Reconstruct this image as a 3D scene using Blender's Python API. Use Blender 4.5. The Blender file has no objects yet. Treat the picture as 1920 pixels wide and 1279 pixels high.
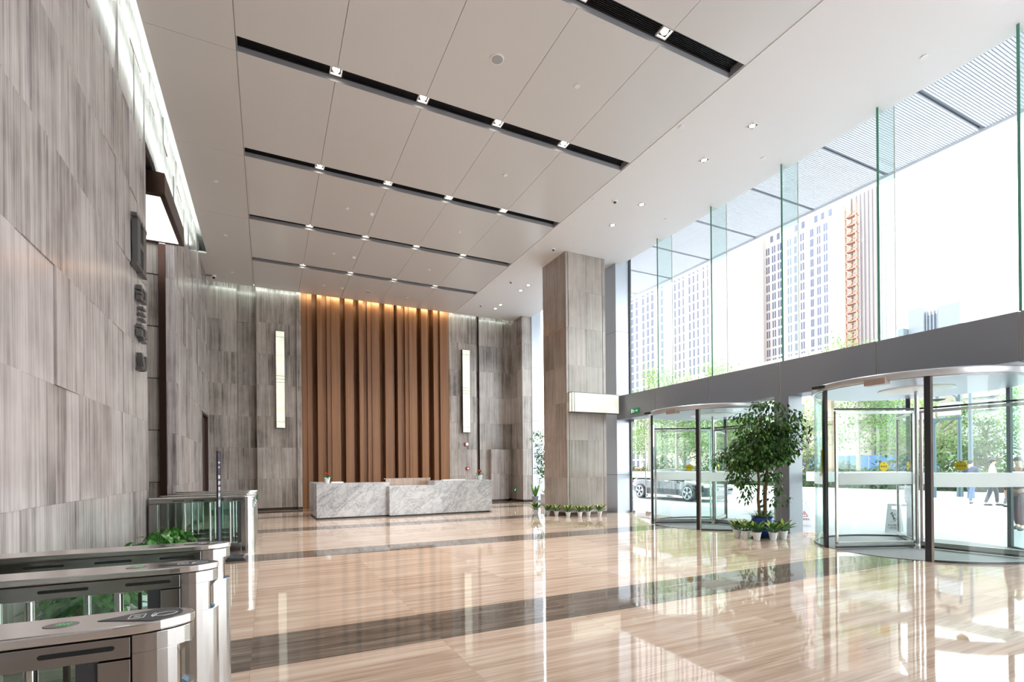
import bpy, bmesh, math, random
from mathutils import Vector, Matrix
SC = bpy.context.scene
COL = SC.collection
PI = math.pi

# ---------------------------------------------------------------- camera
YAW, ROLL, F, PY = 0.452956, 0.009496, 941.95, 878.15
fwd = Vector((math.sin(YAW), math.cos(YAW), 0)); rgt = Vector((math.cos(YAW), -math.sin(YAW), 0)); dwn = Vector((0, 0, -1))
cr, sr = math.cos(ROLL), math.sin(ROLL)
r_ = cr*rgt + sr*dwn; d_ = -sr*rgt + cr*dwn
cam_d = bpy.data.cameras.new('camera'); cam = bpy.data.objects.new('camera', cam_d); COL.objects.link(cam)
M3 = Matrix((r_, -d_, -fwd)).transposed()
cam.matrix_world = Matrix.Translation((0, 0, 1.5)) @ M3.to_4x4()
cam_d.sensor_width = 36; cam_d.sensor_fit = 'HORIZONTAL'; cam_d.lens = F/1920*36
cam_d.shift_y = (PY-639.5)/1920; cam_d.clip_start = 0.05; cam_d.clip_end = 2000
SC.camera = cam

# ---------------------------------------------------------------- sky, exposure
W = bpy.data.worlds.new('overcast_sky'); SC.world = W; W.use_nodes = True
bg = W.node_tree.nodes['Background']; bg.inputs[0].default_value = (0.93, 0.97, 1.0, 1); bg.inputs[1].default_value = 1.0
SC.view_settings.view_transform = 'Standard'; SC.view_settings.look = 'None'; SC.view_settings.gamma = 1
SC.view_settings.use_curve_mapping = False
SC.view_settings.exposure = 2.8
SC.cycles.transparent_max_bounces = 32
SC.cycles.max_bounces = 10; SC.cycles.diffuse_bounces = 6; SC.cycles.glossy_bounces = 5
SC.cycles.caustics_reflective = False; SC.cycles.caustics_refractive = False
SC.cycles.use_denoising = True
SC.cycles.sample_clamp_indirect = 6

# ---------------------------------------------------------------- helpers
def tag(o, label=None, cat=None, group=None, kind=None):
    if label: o['label'] = label
    if cat: o['category'] = cat
    if group: o['group'] = group
    if kind: o['kind'] = kind
    return o
def thing(name, label, cat, loc=(0, 0, 0), rz=0, group=None):
    o = bpy.data.objects.new(name, None); COL.objects.link(o); o.empty_display_size = 0.1
    o.location = loc; o.rotation_euler = (0, 0, rz)
    return tag(o, label, cat, group)
def kids(o): return [c for c in bpy.data.objects if c.parent == o]
def dup(root, loc=None, rz=None, label=None, group=None, scale=None):
    def cp(o, par):
        c = o.copy(); COL.objects.link(c); c.parent = par
        for k in kids_cache[o.name]: cp(k, c)
        return c
    kids_cache = {}
    def fill(o):
        kids_cache[o.name] = kids(o)
        for k in kids_cache[o.name]: fill(k)
    fill(root)
    r = cp(root, None)
    if loc is not None: r.location = loc
    if rz is not None: r.rotation_euler = (0, 0, rz)
    if scale: r.scale = (scale,)*3 if not isinstance(scale, tuple) else scale
    if label: r['label'] = label
    if group: r['group'] = group
    return r

class MB:
    def __init__(s): s.v = []; s.f = []; s.m = []; s.c = []
    def add(s, vs, fs, m=0, c=None):
        b = len(s.v); s.v += [tuple(x) for x in vs]
        for f in fs: s.f.append([b+i for i in f]); s.m.append(m); s.c.append(c)
        return s
    def box(s, x0, x1, y0, y1, z0, z1, m=0, c=None):
        return s.add([(x0, y0, z0), (x1, y0, z0), (x1, y1, z0), (x0, y1, z0), (x0, y0, z1), (x1, y0, z1), (x1, y1, z1), (x0, y1, z1)],
              [(0, 3, 2, 1), (4, 5, 6, 7), (0, 1, 5, 4), (1, 2, 6, 5), (2, 3, 7, 6), (3, 0, 4, 7)], m, c)
    def bar(s, p, q, w, h, m=0, up=(0, 0, 1)):
        p, q = Vector(p), Vector(q); d = (q-p).normalized(); u = Vector(up)
        a = d.cross(u)
        if a.length < 1e-4: a = d.cross(Vector((0, 1, 0)))
        a.normalize(); b = a.cross(d).normalized()
        vs = [e+a*sx*w/2+b*sy*h/2 for e in (p, q) for sx, sy in ((-1, -1), (1, -1), (1, 1), (-1, 1))]
        return s.add(vs, [(0, 1, 2, 3), (7, 6, 5, 4), (0, 4, 5, 1), (1, 5, 6, 2), (2, 6, 7, 3), (3, 7, 4, 0)], m)
    def tube(s, pts, rad, n=10, m=0, cap=True):
        pts = [Vector(p) for p in pts]; N = len(pts)
        if not isinstance(rad, (list, tuple)): rad = [rad]*N
        rings = []; prev = None
        for i, p in enumerate(pts):
            t = (pts[min(i+1, N-1)]-pts[max(i-1, 0)]).normalized()
            a = prev if prev is not None else Vector((1, 0, 0)) if abs(t.x) < 0.9 else Vector((0, 1, 0))
            a = (a - t*a.dot(t)).normalized(); prev = a; b = t.cross(a)
            rings.append([p+(a*math.cos(2*PI*k/n)+b*math.sin(2*PI*k/n))*rad[i] for k in range(n)])
        vs = [x for r in rings for x in r]; fs = []
        for i in range(N-1):
            for k in range(n): fs.append((i*n+k, i*n+(k+1) % n, (i+1)*n+(k+1) % n, (i+1)*n+k))
        if cap: fs.append(tuple(range(n-1, -1, -1))); fs.append(tuple((N-1)*n+k for k in range(n)))
        return s.add(vs, fs, m)
    def lathe(s, cx, cy, prof, n=24, m=0, sx=1, sy=1):
        vs = []; fs = []; N = len(prof)
        for r, z in prof:
            for k in range(n): vs.append((cx+r*sx*math.cos(2*PI*k/n), cy+r*sy*math.sin(2*PI*k/n), z))
        for i in range(N-1):
            for k in range(n): fs.append((i*n+k, i*n+(k+1) % n, (i+1)*n+(k+1) % n, (i+1)*n+k))
        if prof[0][0] > 1e-5: fs.append(tuple(range(n-1, -1, -1)))
        if prof[-1][0] > 1e-5: fs.append(tuple((N-1)*n+k for k in range(n)))
        return s.add(vs, fs, m)
    def prism(s, poly, a0, a1, axis='z', m=0):
        n = len(poly)
        def P(u, v, a): return (u, v, a) if axis == 'z' else (a, u, v) if axis == 'x' else (u, a, v)
        vs = [P(u, v, a0) for u, v in poly]+[P(u, v, a1) for u, v in poly]
        fs = [tuple(range(n-1, -1, -1)), tuple(range(n, 2*n))]+[(i, (i+1) % n, n+(i+1) % n, n+i) for i in range(n)]
        return s.add(vs, fs, m)
    def ell(s, c, r, nu=14, nv=9, m=0):
        vs = []; fs = []
        for j in range(nv+1):
            t = PI*j/nv
            for k in range(nu):
                a = 2*PI*k/nu; vs.append((c[0]+r[0]*math.sin(t)*math.cos(a), c[1]+r[1]*math.sin(t)*math.sin(a), c[2]-r[2]*math.cos(t)))
        for j in range(nv):
            for k in range(nu): fs.append((j*nu+k, j*nu+(k+1) % nu, (j+1)*nu+(k+1) % nu, (j+1)*nu+k))
        return s.add(vs, fs, m)
    def leaf(s, p, d, up, L, wd, m=0, fold=0.25, curl=0.15):
        p = Vector(p); d = Vector(d).normalized(); a = d.cross(Vector(up))
        if a.length < 1e-3: a = d.cross(Vector((1, 0.3, 0)))
        a.normalize(); n = a.cross(d).normalized()
        b = p; t = p+d*L-n*curl*L
        l1 = p+d*L*.3+a*wd*.5+n*fold*wd*.5; l2 = p+d*L*.68+a*wd*.36+n*fold*wd*.3-n*curl*L*.4
        r1 = p+d*L*.3-a*wd*.5+n*fold*wd*.5; r2 = p+d*L*.68-a*wd*.36+n*fold*wd*.3-n*curl*L*.4
        mid = p+d*L*.5-n*curl*L*.15
        return s.add([b, l1, l2, t, r2, r1, mid], [(0, 6, 1), (1, 6, 2), (2, 6, 3), (3, 6, 4), (4, 6, 5), (5, 6, 0)], m)
    def strap(s, p, d, L, wd, droop, n=4, m=0, m2=None, up=(0, 0, 1)):
        p = Vector(p); d = Vector(d).normalized(); side = d.cross(Vector(up))
        if side.length < 1e-3: side = Vector((1, 0, 0))
        side.normalize(); pts = []; q = p.copy(); dd = d.copy()
        prof = [.35, .9, 1, .8, .03] if n == 4 else [max(.03, math.sin(PI*(0.15+0.85*i/n))) for i in range(n+1)]
        for i in range(n+1):
            pts.append((q.copy(), wd*prof[i])); q = q+dd*L/n; dd = (dd+Vector((0, 0, -droop))).normalized()
        vs = []; fs = []
        for q, w in pts: 
            vs += [q+side*w/2+Vector((0, 0, .12*w)), q, q-side*w/2+Vector((0, 0, .12*w))]
        for i in range(n):
            k = i*3; fs += [(k, k+3, k+4, k+1), (k+1, k+4, k+5, k+2)]
        return s.add(vs, fs, m)
    def build(s, name, mats, parent=None, smooth=False, bevel=0, seg=2, kind=None, local=False):
        me = bpy.data.meshes.new(name)
        off = Vector((0, 0, 0))
        if parent is not None and not local:
            r = parent
            while r.parent: r = r.parent
            off = Vector(r.location)
        me.from_pydata([Vector(x)-off for x in s.v], [], s.f)
        mats = mats if isinstance(mats, (list, tuple)) else [mats]
        for m in mats: me.materials.append(m)
        for i, p in enumerate(me.polygons): p.material_index = s.m[i]; p.use_smooth = smooth
        if any(c is not None for c in s.c):
            at = me.color_attributes.new('slab', 'FLOAT_COLOR', 'CORNER'); k = 0
            for i, p in enumerate(me.polygons):
                c = s.c[i] or (.5, .5, .5, 1)
                for _ in p.vertices: at.data[k].color = c; k += 1
        me.update()
        o = bpy.data.objects.new(name, me); COL.objects.link(o)
        if parent is not None: o.parent = parent
        if bevel:
            b = o.modifiers.new('bevel', 'BEVEL'); b.width = bevel; b.segments = seg; b.limit_method = 'ANGLE'; b.angle_limit = 0.6
        if smooth and bevel == 0:
            me.set_sharp_from_angle(angle=0.7)
        if kind: o['kind'] = kind
        return o
def struct(name, mb, mats, **k): return mb.build(name, mats, kind='structure', **k)
ORD = ['nearest', 'second', 'third', 'fourth', 'fifth', 'sixth', 'seventh', 'eighth', 'ninth']

# ---------------------------------------------------------------- materials
def srgb(r, g, b):
    f = lambda c: (c/255/12.92) if c/255 <= .04045 else ((c/255+.055)/1.055)**2.4
    return (f(r), f(g), f(b), 1)
def mat(name, col, rough=.5, metal=0, spec=.5, emit=None, es=0, coat=0, alpha=1):
    m = bpy.data.materials.new(name); m.use_nodes = True; b = m.node_tree.nodes['Principled BSDF']
    b.inputs['Base Color'].default_value = col if len(col) == 4 else (*col, 1)
    b.inputs['Roughness'].default_value = rough; b.inputs['Metallic'].default_value = metal
    b.inputs['Specular IOR Level'].default_value = spec; b.inputs['Coat Weight'].default_value = coat
    if emit: b.inputs['Emission Color'].default_value = emit if len(emit) == 4 else (*emit, 1); b.inputs['Emission Strength'].default_value = es
    return m
class NT:
    def __init__(s, m): s.m = m; s.t = m.node_tree; s.b = s.t.nodes['Principled BSDF']
    def n(s, typ, **kw):
        x = s.t.nodes.new(typ)
        for k, v in kw.items(): setattr(x, k, v)
        return x
    def l(s, a, b): s.t.links.new(a, b)
    def math(s, op, a, b=None):
        x = s.n('ShaderNodeMath', operation=op)
        for i, v in enumerate((a, b)):
            if v is None: continue
            if isinstance(v, (int, float)): x.inputs[i].default_value = v
            else: s.l(v, x.inputs[i])
        return x.outputs[0]
    def comb(s, x, y, z):
        c = s.n('ShaderNodeCombineXYZ')
        for i, v in enumerate((x, y, z)):
            if isinstance(v, (int, float)): c.inputs[i].default_value = v
            else: s.l(v, c.inputs[i])
        return c.outputs[0]
    def noise(s, vec, scale, detail=3, rough=.5, dist=0):
        x = s.n('ShaderNodeTexNoise'); s.l(vec, x.inputs['Vector']); x.inputs['Scale'].default_value = scale
        x.inputs['Detail'].default_value = detail; x.inputs['Roughness'].default_value = rough; x.inputs['Distortion'].default_value = dist
        return x.outputs['Fac']
    def ramp(s, fac, stops):
        r = s.n('ShaderNodeValToRGB'); s.l(fac, r.inputs[0]); e = r.color_ramp.elements
        while len(e) < len(stops): e.new(.5)
        for i, (p, c) in enumerate(stops): e[i].position = p; e[i].color = c
        return r.outputs[0]
    def mix(s, fac, a, b, blend='MIX'):
        x = s.n('ShaderNodeMix', data_type='RGBA', blend_type=blend)
        for i, v in ((0, fac), (6, a), (7, b)):
            if isinstance(v, (int, float)): x.inputs[i].default_value = v
            elif isinstance(v, tuple): x.inputs[i].default_value = v
            else: s.l(v, x.inputs[i])
        return x.outputs[2]
    def pos(s):
        g = s.n('ShaderNodeNewGeometry'); sp = s.n('ShaderNodeSeparateXYZ'); s.l(g.outputs['Position'], sp.inputs[0]); return sp.outputs
    def obj(s):
        g = s.n('ShaderNodeTexCoord'); return g.outputs['Object']

def stone_mat(name, dark, lite, rough=.16, warm=None):
    m = mat(name, (.5, .5, .5, 1), rough); t = NT(m); x, y, z = t.pos()
    a = t.n('ShaderNodeAttribute', attribute_name='slab'); sp = t.n('ShaderNodeSeparateColor'); t.l(a.outputs['Color'], sp.inputs[0]); R, G, B = sp.outputs[:3]
    h = t.math('ADD', x, y)
    h1 = t.math('ADD', t.math('MULTIPLY', h, 11), t.math('MULTIPLY', R, 60)); z1 = t.math('ADD', t.math('MULTIPLY', z, .35), t.math('MULTIPLY', G, 30))
    n1 = t.noise(t.comb(h1, z1, 0), 1.0, 4, .62)
    h2 = t.math('ADD', t.math('MULTIPLY', h, 60), t.math('MULTIPLY', R, 90))
    n2 = t.noise(t.comb(h2, t.math('MULTIPLY', z1, 2.5), 3.3), 1.0, 3, .6)
    n3 = t.noise(t.comb(t.math('MULTIPLY', h, 1.6), t.math('MULTIPLY', z, 1.3), R), 1.0, 3, .6)
    f = t.math('ADD', t.math('ADD', t.math('MULTIPLY', n1, .5), t.math('MULTIPLY', n2, .32)), t.math('MULTIPLY', n3, .3))
    f = t.math('ADD', f, t.math('MULTIPLY', t.math('SUBTRACT', B, .5), .12))
    c = t.ramp(f, [(.4, dark), (.54, tuple((dark[i]*.45+lite[i]*.55) for i in range(3))+(1,)), (.7, lite)])
    t.l(c, t.b.inputs['Base Color'])
    return m
STONE = stone_mat('grey_woodgrain_marble', srgb(116, 108, 107), srgb(202, 195, 194))
JOINT = mat('dark_stone_joint', srgb(60, 55, 52), .8)
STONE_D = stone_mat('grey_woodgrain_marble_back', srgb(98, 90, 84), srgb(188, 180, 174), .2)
STONE_C = stone_mat('grey_woodgrain_marble_column', srgb(128, 118, 110), srgb(180, 170, 163), .2)

def floor_mat(name, dark, mid, lite, bw=1.5, bh=.78, rough=.035, fine=60):
    m = mat(name, (.5, .5, .5, 1), rough, spec=.6); t = NT(m); x, y, z = t.pos()
    br = t.n('ShaderNodeTexBrick', offset=0.0); t.l(t.comb(t.math('ADD', x, 1.63), y, 0), br.inputs['Vector'])
    for k, v in (('Color1', (0, 0, 0, 1)), ('Color2', (1, 1, 1, 1)), ('Mortar', (.5, .5, .5, 1)), ('Scale', 1), ('Mortar Size', .0022), ('Brick Width', bw), ('Row Height', bh), ('Bias', 0)): br.inputs[k].default_value = v
    sp = t.n('ShaderNodeSeparateColor'); t.l(br.outputs['Color'], sp.inputs[0]); R = sp.outputs[0]
    xx = t.math('ADD', t.math('MULTIPLY', x, .55), t.math('MULTIPLY', R, 31))
    n1 = t.noise(t.comb(xx, t.math('MULTIPLY', y, 11), R), 1.0, 4, .6, .3)
    n2 = t.noise(t.comb(t.math('MULTIPLY', xx, 3), t.math('MULTIPLY', y, fine), R), 1.0, 3, .65)
    f = t.math('ADD', t.math('ADD', t.math('MULTIPLY', n1, .6), t.math('MULTIPLY', n2, .4)), t.math('MULTIPLY', t.math('SUBTRACT', R, .5), .08))
    c = t.ramp(f, [(.33, dark), (.5, mid), (.66, lite)])
    c = t.mix(t.math('MULTIPLY', br.outputs['Fac'], .35), c, srgb(120, 105, 92))
    t.l(c, t.b.inputs['Base Color'])
    w = t.noise(t.comb(t.math('MULTIPLY', x, 1.5), t.math('MULTIPLY', y, 1.5), 0), 2.2, 2, .5)
    bp = t.n('ShaderNodeBump'); bp.inputs['Strength'].default_value = .12; bp.inputs['Distance'].default_value = .004; t.l(w, bp.inputs['Height']); t.l(bp.outputs[0], t.b.inputs['Normal'])
    return m
FLOOR = floor_mat('beige_woodgrain_marble', srgb(158, 134, 117), srgb(192, 170, 153), srgb(212, 195, 181))
FLOOR_D = floor_mat('dark_brown_marble', srgb(78, 70, 64), srgb(104, 94, 86), srgb(142, 131, 121), 1.5, .78, .04, 40)

def marble_mat():
    m = mat('white_veined_marble', (.8, .8, .8, 1), .18); t = NT(m); x, y, z = t.pos()
    u = t.math('ADD', t.math('MULTIPLY', x, .75), t.math('MULTIPLY', z, 1.1)); v = t.math('SUBTRACT', t.math('MULTIPLY', z, .75), t.math('MULTIPLY', x, .75))
    vec = t.comb(t.math('MULTIPLY', u, .5), t.math('MULTIPLY', v, 1.6), y)
    n1 = t.noise(vec, 1.1, 9, .66, .9); v1 = t.math('ABSOLUTE', t.math('SUBTRACT', n1, .5))
    n2 = t.noise(t.comb(u, t.math('MULTIPLY', v, -1.3), y), 3.2, 7, .7, .6); v2 = t.math('ABSOLUTE', t.math('SUBTRACT', n2, .53))
    n3 = t.noise(vec, .9, 4, .6)
    c1 = t.ramp(v1, [(0, srgb(150, 153, 157)), (.008, srgb(194, 196, 199)), (.04, srgb(210, 212, 215))])
    c2 = t.ramp(v2, [(0, srgb(182, 184, 187)), (.008, srgb(226, 228, 230)), (.05, (1, 1, 1, 1))])
    c3 = t.ramp(n3, [(.35, srgb(222, 223, 225)), (.65, (1, 1, 1, 1))])
    t.l(t.mix(1.0, t.mix(.9, c1, c2, 'MULTIPLY'), c3, 'MULTIPLY'), t.b.inputs['Base Color']); return m
MARBLE = marble_mat()
def wood_mat():
    m = mat('warm_brown_wood', (.3, .18, .1, 1), .42); t = NT(m); x, y, z = t.pos()
    n1 = t.noise(t.comb(t.math('MULTIPLY', t.math('ADD', x, y), 34), 0, t.math('MULTIPLY', z, .35)), 1, 4, .6)
    n2 = t.noise(t.comb(t.math('MULTIPLY', x, 5), t.math('MULTIPLY', y, 5), t.math('MULTIPLY', z, .12)), 1, 2, .5)
    f = t.math('ADD', t.math('MULTIPLY', n1, .55), t.math('MULTIPLY', n2, .45))
    t.l(t.ramp(f, [(.3, srgb(112, 74, 46)), (.5, srgb(138, 95, 61)), (.72, srgb(164, 118, 80))]), t.b.inputs['Base Color']); return m
WOOD = wood_mat()
def brushed(name, col, rough, axis=2, amt=.12):
    m = mat(name, col, rough, 1); t = NT(m); o = t.obj(); mp = t.n('ShaderNodeMapping')
    sc = [90, 90, 90]; sc[axis] = 1.5; mp.inputs['Scale'].default_value = sc; t.l(o, mp.inputs[0])
    n = t.noise(mp.outputs[0], 2, 2, .5); r = t.math('ADD', t.math('MULTIPLY', n, amt), rough-amt/2); t.l(r, t.b.inputs['Roughness'])
    return m
STEEL = brushed('brushed_stainless_steel', srgb(168, 167, 166), .2, 0)
STEEL_V = brushed('brushed_stainless_steel_upright', srgb(192, 190, 188), .22, 2)
STEEL_T = brushed('brushed_steel_painted_sheen', srgb(238, 237, 236), .2, 0)  # paler base colour stands in for the ceiling reflected in the caps
CHROME = mat('polished_chrome', srgb(225, 225, 225), .07, 1)
ALU = mat('silver_aluminium_cladding', srgb(186, 193, 202), .32, .35)
ALU_D = mat('dark_aluminium_frame', srgb(74, 76, 80), .35, .5)
FASC = mat('grey_metal_fascia', srgb(140, 144, 152), .42, .15)
SEAM = mat('pale_joint_sealant', srgb(190, 186, 178), .6)
CEIL = mat('warm_grey_ceiling_panel', srgb(218, 218, 217), .27, 0, .55)
CEIL_W = mat('white_ceiling_plaster', srgb(232, 232, 232), .6)
BLACK = mat('black_anodised_metal', (.012, .012, .014, 1), .4)
BLACKM = mat('matt_black', (.01, .01, .01, 1), .8)
SLOTG = mat('grey_slot_edge', srgb(176, 178, 182), .35, .2)
WHITE = mat('white_enamel', srgb(235, 235, 235), .35)
PLASTIC = mat('white_glazed_pot', srgb(236, 238, 242), .25)
BRONZE = mat('dark_bronze_metal', srgb(82, 62, 54), .28, .8)
DBROWN = mat('dark_brown_door', srgb(58, 42, 38), .35)
SKIRT = mat('brown_metal_skirting', srgb(74, 56, 48), .35, .3)
LED_W = mat('cool_white_cove_light', (1, 1, 1, 1), .5, emit=(.86, 1, .93), es=1.7)
LED_Y = mat('warm_cove_light', (1, .8, .5, 1), .5, emit=(1, .84, .52), es=5)
LAMP = mat('downlight_lens', (1, 1, 1, 1), .5, emit=(1, .9, .76), es=1.6)
def onyx():
    m = mat('backlit_onyx', srgb(150, 152, 130), .4); t = NT(m); n = t.noise(t.obj(), 2.5, 5, .65, .8)
    c = t.ramp(t.math('ABSOLUTE', t.math('SUBTRACT', n, .5)), [(0, srgb(216, 214, 190)), (.02, srgb(240, 240, 222)), (.1, srgb(252, 253, 244))])
    t.l(c, t.b.inputs['Emission Color']); t.b.inputs['Emission Strength'].default_value = .135; return m
ONYX = onyx()
LBOX = mat('white_light_panel', (1, 1, 1, 1), .5, emit=(.97, 1, 1), es=.25)
def glass_mat(name, tint, refl=1.0):
    m = bpy.data.materials.new(name); m.use_nodes = True; t = m.node_tree; t.nodes.clear()
    o = t.nodes.new('ShaderNodeOutputMaterial'); tr = t.nodes.new('ShaderNodeBsdfTransparent'); gl = t.nodes.new('ShaderNodeBsdfGlossy')
    tr.inputs[0].default_value = (*tint, 1); gl.inputs['Roughness'].default_value = .01; gl.inputs[0].default_value = (refl, refl, refl, 1)
    lw = t.nodes.new('ShaderNodeLayerWeight'); lw.inputs[0].default_value = .5
    pw = t.nodes.new('ShaderNodeMath'); pw.operation = 'POWER'; pw.inputs[1].default_value = 5; t.links.new(lw.outputs['Facing'], pw.inputs[0])
    fr = t.nodes.new('ShaderNodeMath'); fr.operation = 'MULTIPLY_ADD'; fr.inputs[1].default_value = .6; fr.inputs[2].default_value = .025; t.links.new(pw.outputs[0], fr.inputs[0]); mx = t.nodes.new('ShaderNodeMixShader')
    t.links.new(fr.outputs[0], mx.inputs[0]); t.links.new(tr.outputs[0], mx.inputs[1]); t.links.new(gl.outputs[0], mx.inputs[2]); t.links.new(mx.outputs[0], o.inputs[0])
    return m
GLASS = glass_mat('clear_glass', (.985, .995, .99), .8)
GLASS_G = glass_mat('green_tinted_glass', (.90, .96, .94), .8)
GLASS_T = glass_mat('turnstile_glass', (.955, .985, .975))
GEDGE = mat('green_glass_edge', srgb(84, 150, 130), .15, emit=None)
BAND = mat('frosted_white_band', srgb(246, 248, 250), .5)
_t = NT(BAND); _o = _t.t.nodes['Material Output']; _tl = _t.n('ShaderNodeBsdfTranslucent'); _tl.inputs[0].default_value = (.98, .98, .98, 1); _mx = _t.n('ShaderNodeMixShader'); _mx.inputs[0].default_value = .75
_t.l(_t.b.outputs[0], _mx.inputs[1]); _t.l(_tl.outputs[0], _mx.inputs[2]); _t.l(_mx.outputs[0], _o.inputs[0])
def leafmat(name, a, b, rough=.4, sc=3, trans=.35):
    m = mat(name, a, rough); t = NT(m); n = t.noise(t.obj(), sc, 2, .5); c = t.ramp(n, [(.35, a), (.65, b)]); t.l(c, t.b.inputs['Base Color'])
    out = t.t.nodes['Material Output']; tl = t.n('ShaderNodeBsdfTranslucent'); t.l(c, tl.inputs[0]); mx = t.n('ShaderNodeMixShader'); mx.inputs[0].default_value = trans
    t.l(t.b.outputs[0], mx.inputs[1]); t.l(tl.outputs[0], mx.inputs[2]); t.l(mx.outputs[0], out.inputs[0]); return m
FICUS = leafmat('dark_green_leaf', srgb(28, 58, 24), srgb(70, 112, 46), .35, 5)
FICUS_L = leafmat('mid_green_leaf', srgb(70, 120, 50), srgb(120, 165, 80), .35, 5)
POTHOS = leafmat('pothos_leaf', srgb(30, 84, 30), srgb(78, 140, 56), .25, 6)
DIEF_Y = leafmat('yellow_green_leaf', srgb(196, 206, 96), srgb(226, 230, 140), .35, 8, .3)
DIEF_G = leafmat('deep_green_leaf', srgb(44, 92, 40), srgb(80, 130, 56), .35, 8, .3)
SPID = leafmat('fresh_green_strap_leaf', srgb(70, 120, 60), srgb(140, 175, 110), .4, 8)
RED = mat('red_flower', srgb(200, 28, 20), .5)
BARK = mat('brown_bark', srgb(112, 88, 66), .8)
BLUEPOT = mat('blue_glazed_ceramic', srgb(30, 62, 128), .15)
SOIL = mat('dark_soil', srgb(58, 46, 38), .9)
YELL = mat('yellow_sticker', srgb(235, 205, 20), .5)
INK = mat('black_ink', (.02, .02, .02, 1), .6)
GREENS = mat('green_exit_sign', srgb(20, 120, 80), .4, emit=srgb(30, 150, 100), es=.03)
WHITES = mat('sign_white_print', srgb(235, 250, 240), .5, emit=srgb(220, 255, 235), es=.06)
# ================================================================ SHELL
ZC = 8.229; XL = -1.852
random.seed(5)
b = MB(); ys = [-7, 4.26, 5.09, 9.31, 10.08, 13.46, 14.25, 17.46, 18.06, 19.7, 20.4, 21.4]
for i in range(len(ys)-1):
    b.box(-7, 10.98, ys[i], ys[i+1], -.06, 0, m=i % 2)
struct('floor', b, [FLOOR, FLOOR_D])

# --- ceiling of satin metal panels with five long slots
XS = [-1.63, -.39, 1.11, 2.63, 4.14, 5.68, 7.28]
SLOTS = [(-.12, .2), (2.87, 3.18), (5.84, 6.16), (8.82, 9.14), (11.8, 12.12), (14.83, 15.11), (17.77, 18.05)]
b = MB(); g = .004
def yr(skip=True):
    prev = -7; out = []
    for a, c in SLOTS: out.append((prev, a)); prev = c
    out.append((prev, 20.6)); return out
for y0, y1 in yr():
    for i in range(1, 6): b.box(XS[i]+g, XS[i+1]-(g if i < 5 else 0), y0, y1, ZC, ZC+.05)
    b.box(XS[1]+g, 7.28, y0, y1, ZC+.05, ZC+.25)
yl = [-7]+[s[1] for s in SLOTS]
for i, y0 in enumerate(yl):
    y1 = yl[i+1] if i+1 < len(yl) else 20.6
    b.box(XS[0] if y0 < 17.8 else XL, XS[1]-g, y0+g, y1-g, ZC, ZC+.05)
b.box(-1.6, XS[1], -7, 20.55, ZC+.05, ZC+.25)
struct('ceiling', b, CEIL)
b = MB(); b.box(7.28, 10.35, -7, 20.6, ZC-.012, ZC+.25); b.box(10.35, 10.6, -7, 20.6, ZC-.012, 9.25)
struct('ceiling', b, CEIL_W)
b = MB(); b.box(-7, 10.6, -7, 22, 8.75, 9.0); b.box(-7, XL-.02, -7, 22, 8.5, 8.75); struct('ceiling', b, CEIL_W)  # slab added above the ceiling to stop light leaks; also roofs the coves
# cove roofs are the plate above; dark linear diffusers inside the slots
for k, (a, c) in enumerate(SLOTS[1:]):
    b = MB(); b.box(-.39, 7.25, a, c, ZC+.15, ZC+.25)
    r = thing('linear_air_diffuser', f'black louvred air slot across the grey ceiling, {["just above the viewer, outside the frame top","closest to the viewer","second from the viewer","third from the viewer","fourth from the viewer","farthest, next to the wooden wall"][k]}', 'air diffuser', (3.4, (a+c)/2, ZC+.1), 0, 'black ceiling slots')
    b.build('backing_plate', BLACKM, r)
    b = MB(); b.box(-.39, 7.25, a+.005, a+.03, ZC+.09, ZC+.15); b.box(-.39, 7.25, c-.03, c-.005, ZC+.09, ZC+.15)
    b.build('frame', BLACK, r)
    b = MB(); n = 9
    for j in range(n):
        yy = a+.045+(c-a-.09)*j/(n-1); b.box(-.36, 7.22, yy-.004, yy+.004, ZC+.105, ZC+.148)
    b.build('louvre_blades', BLACK, r)
    b = MB(); b.box(-.385, -.375, a, c, ZC, ZC+.15); b.box(7.25, 7.28, a, c, ZC, ZC+.15); b.box(-.39, 7.28, c-.003, c+.0, ZC, ZC+.15)
    b.build('slot_trim', SLOTG, r)
ROW = ['overhead', 'closest', 'second', 'third', 'fourth', 'farthest']
POSN = ['leftmost', 'second from left', 'third from left', 'rightmost']
def spot(r, loc, P=60, ang=95):
    L = bpy.data.lights.new('lamp', 'SPOT'); L.energy = P; L.color = (1, .95, .88); L.spot_size = math.radians(ang); L.spot_blend = .8; L.shadow_soft_size = .06
    o = bpy.data.objects.new('lamp', L); COL.objects.link(o); o.parent = r; o.location = loc; return o
def downlight(size, label, loc, group, root=None):
    if root is not None:
        return dup(root, loc, 0, label, group)
    r = thing('square_downlight', label, 'downlight', (0, 0, 0), 0, group); s = size/2
    b = MB(); t = .018
    b.box(-s, s, -s, -s+t, 0, .03); b.box(-s, s, s-t, s, 0, .03); b.box(-s, -s+t, -s+t, s-t, 0, .03); b.box(s-t, s, -s+t, s-t, 0, .03)
    b.build('frame', WHITE, r)
    b = MB(); b.box(-s+t, s-t, -s+t, s-t, .04, .05); b.build('housing', BLACK, r)
    b = MB(); b.lathe(0, 0, [(s*.5, .012), (s*.62, .04)], 20); b.build('lens', LAMP, r, smooth=True)
    spot(r, (0, 0, .005))
    r.location = loc; return r
first = None
for k, (a, c) in enumerate(SLOTS[2:]):
    for j, x in enumerate((1.11, 2.63, 4.14, 5.65)):
        lab = f'square downlight in the {ROW[k+1]} black ceiling slot, {POSN[j]}'
        o = downlight(.2, lab, (x, (a+c)/2, ZC+.06), 'downlights in the ceiling slots', first); first = first or o
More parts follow.
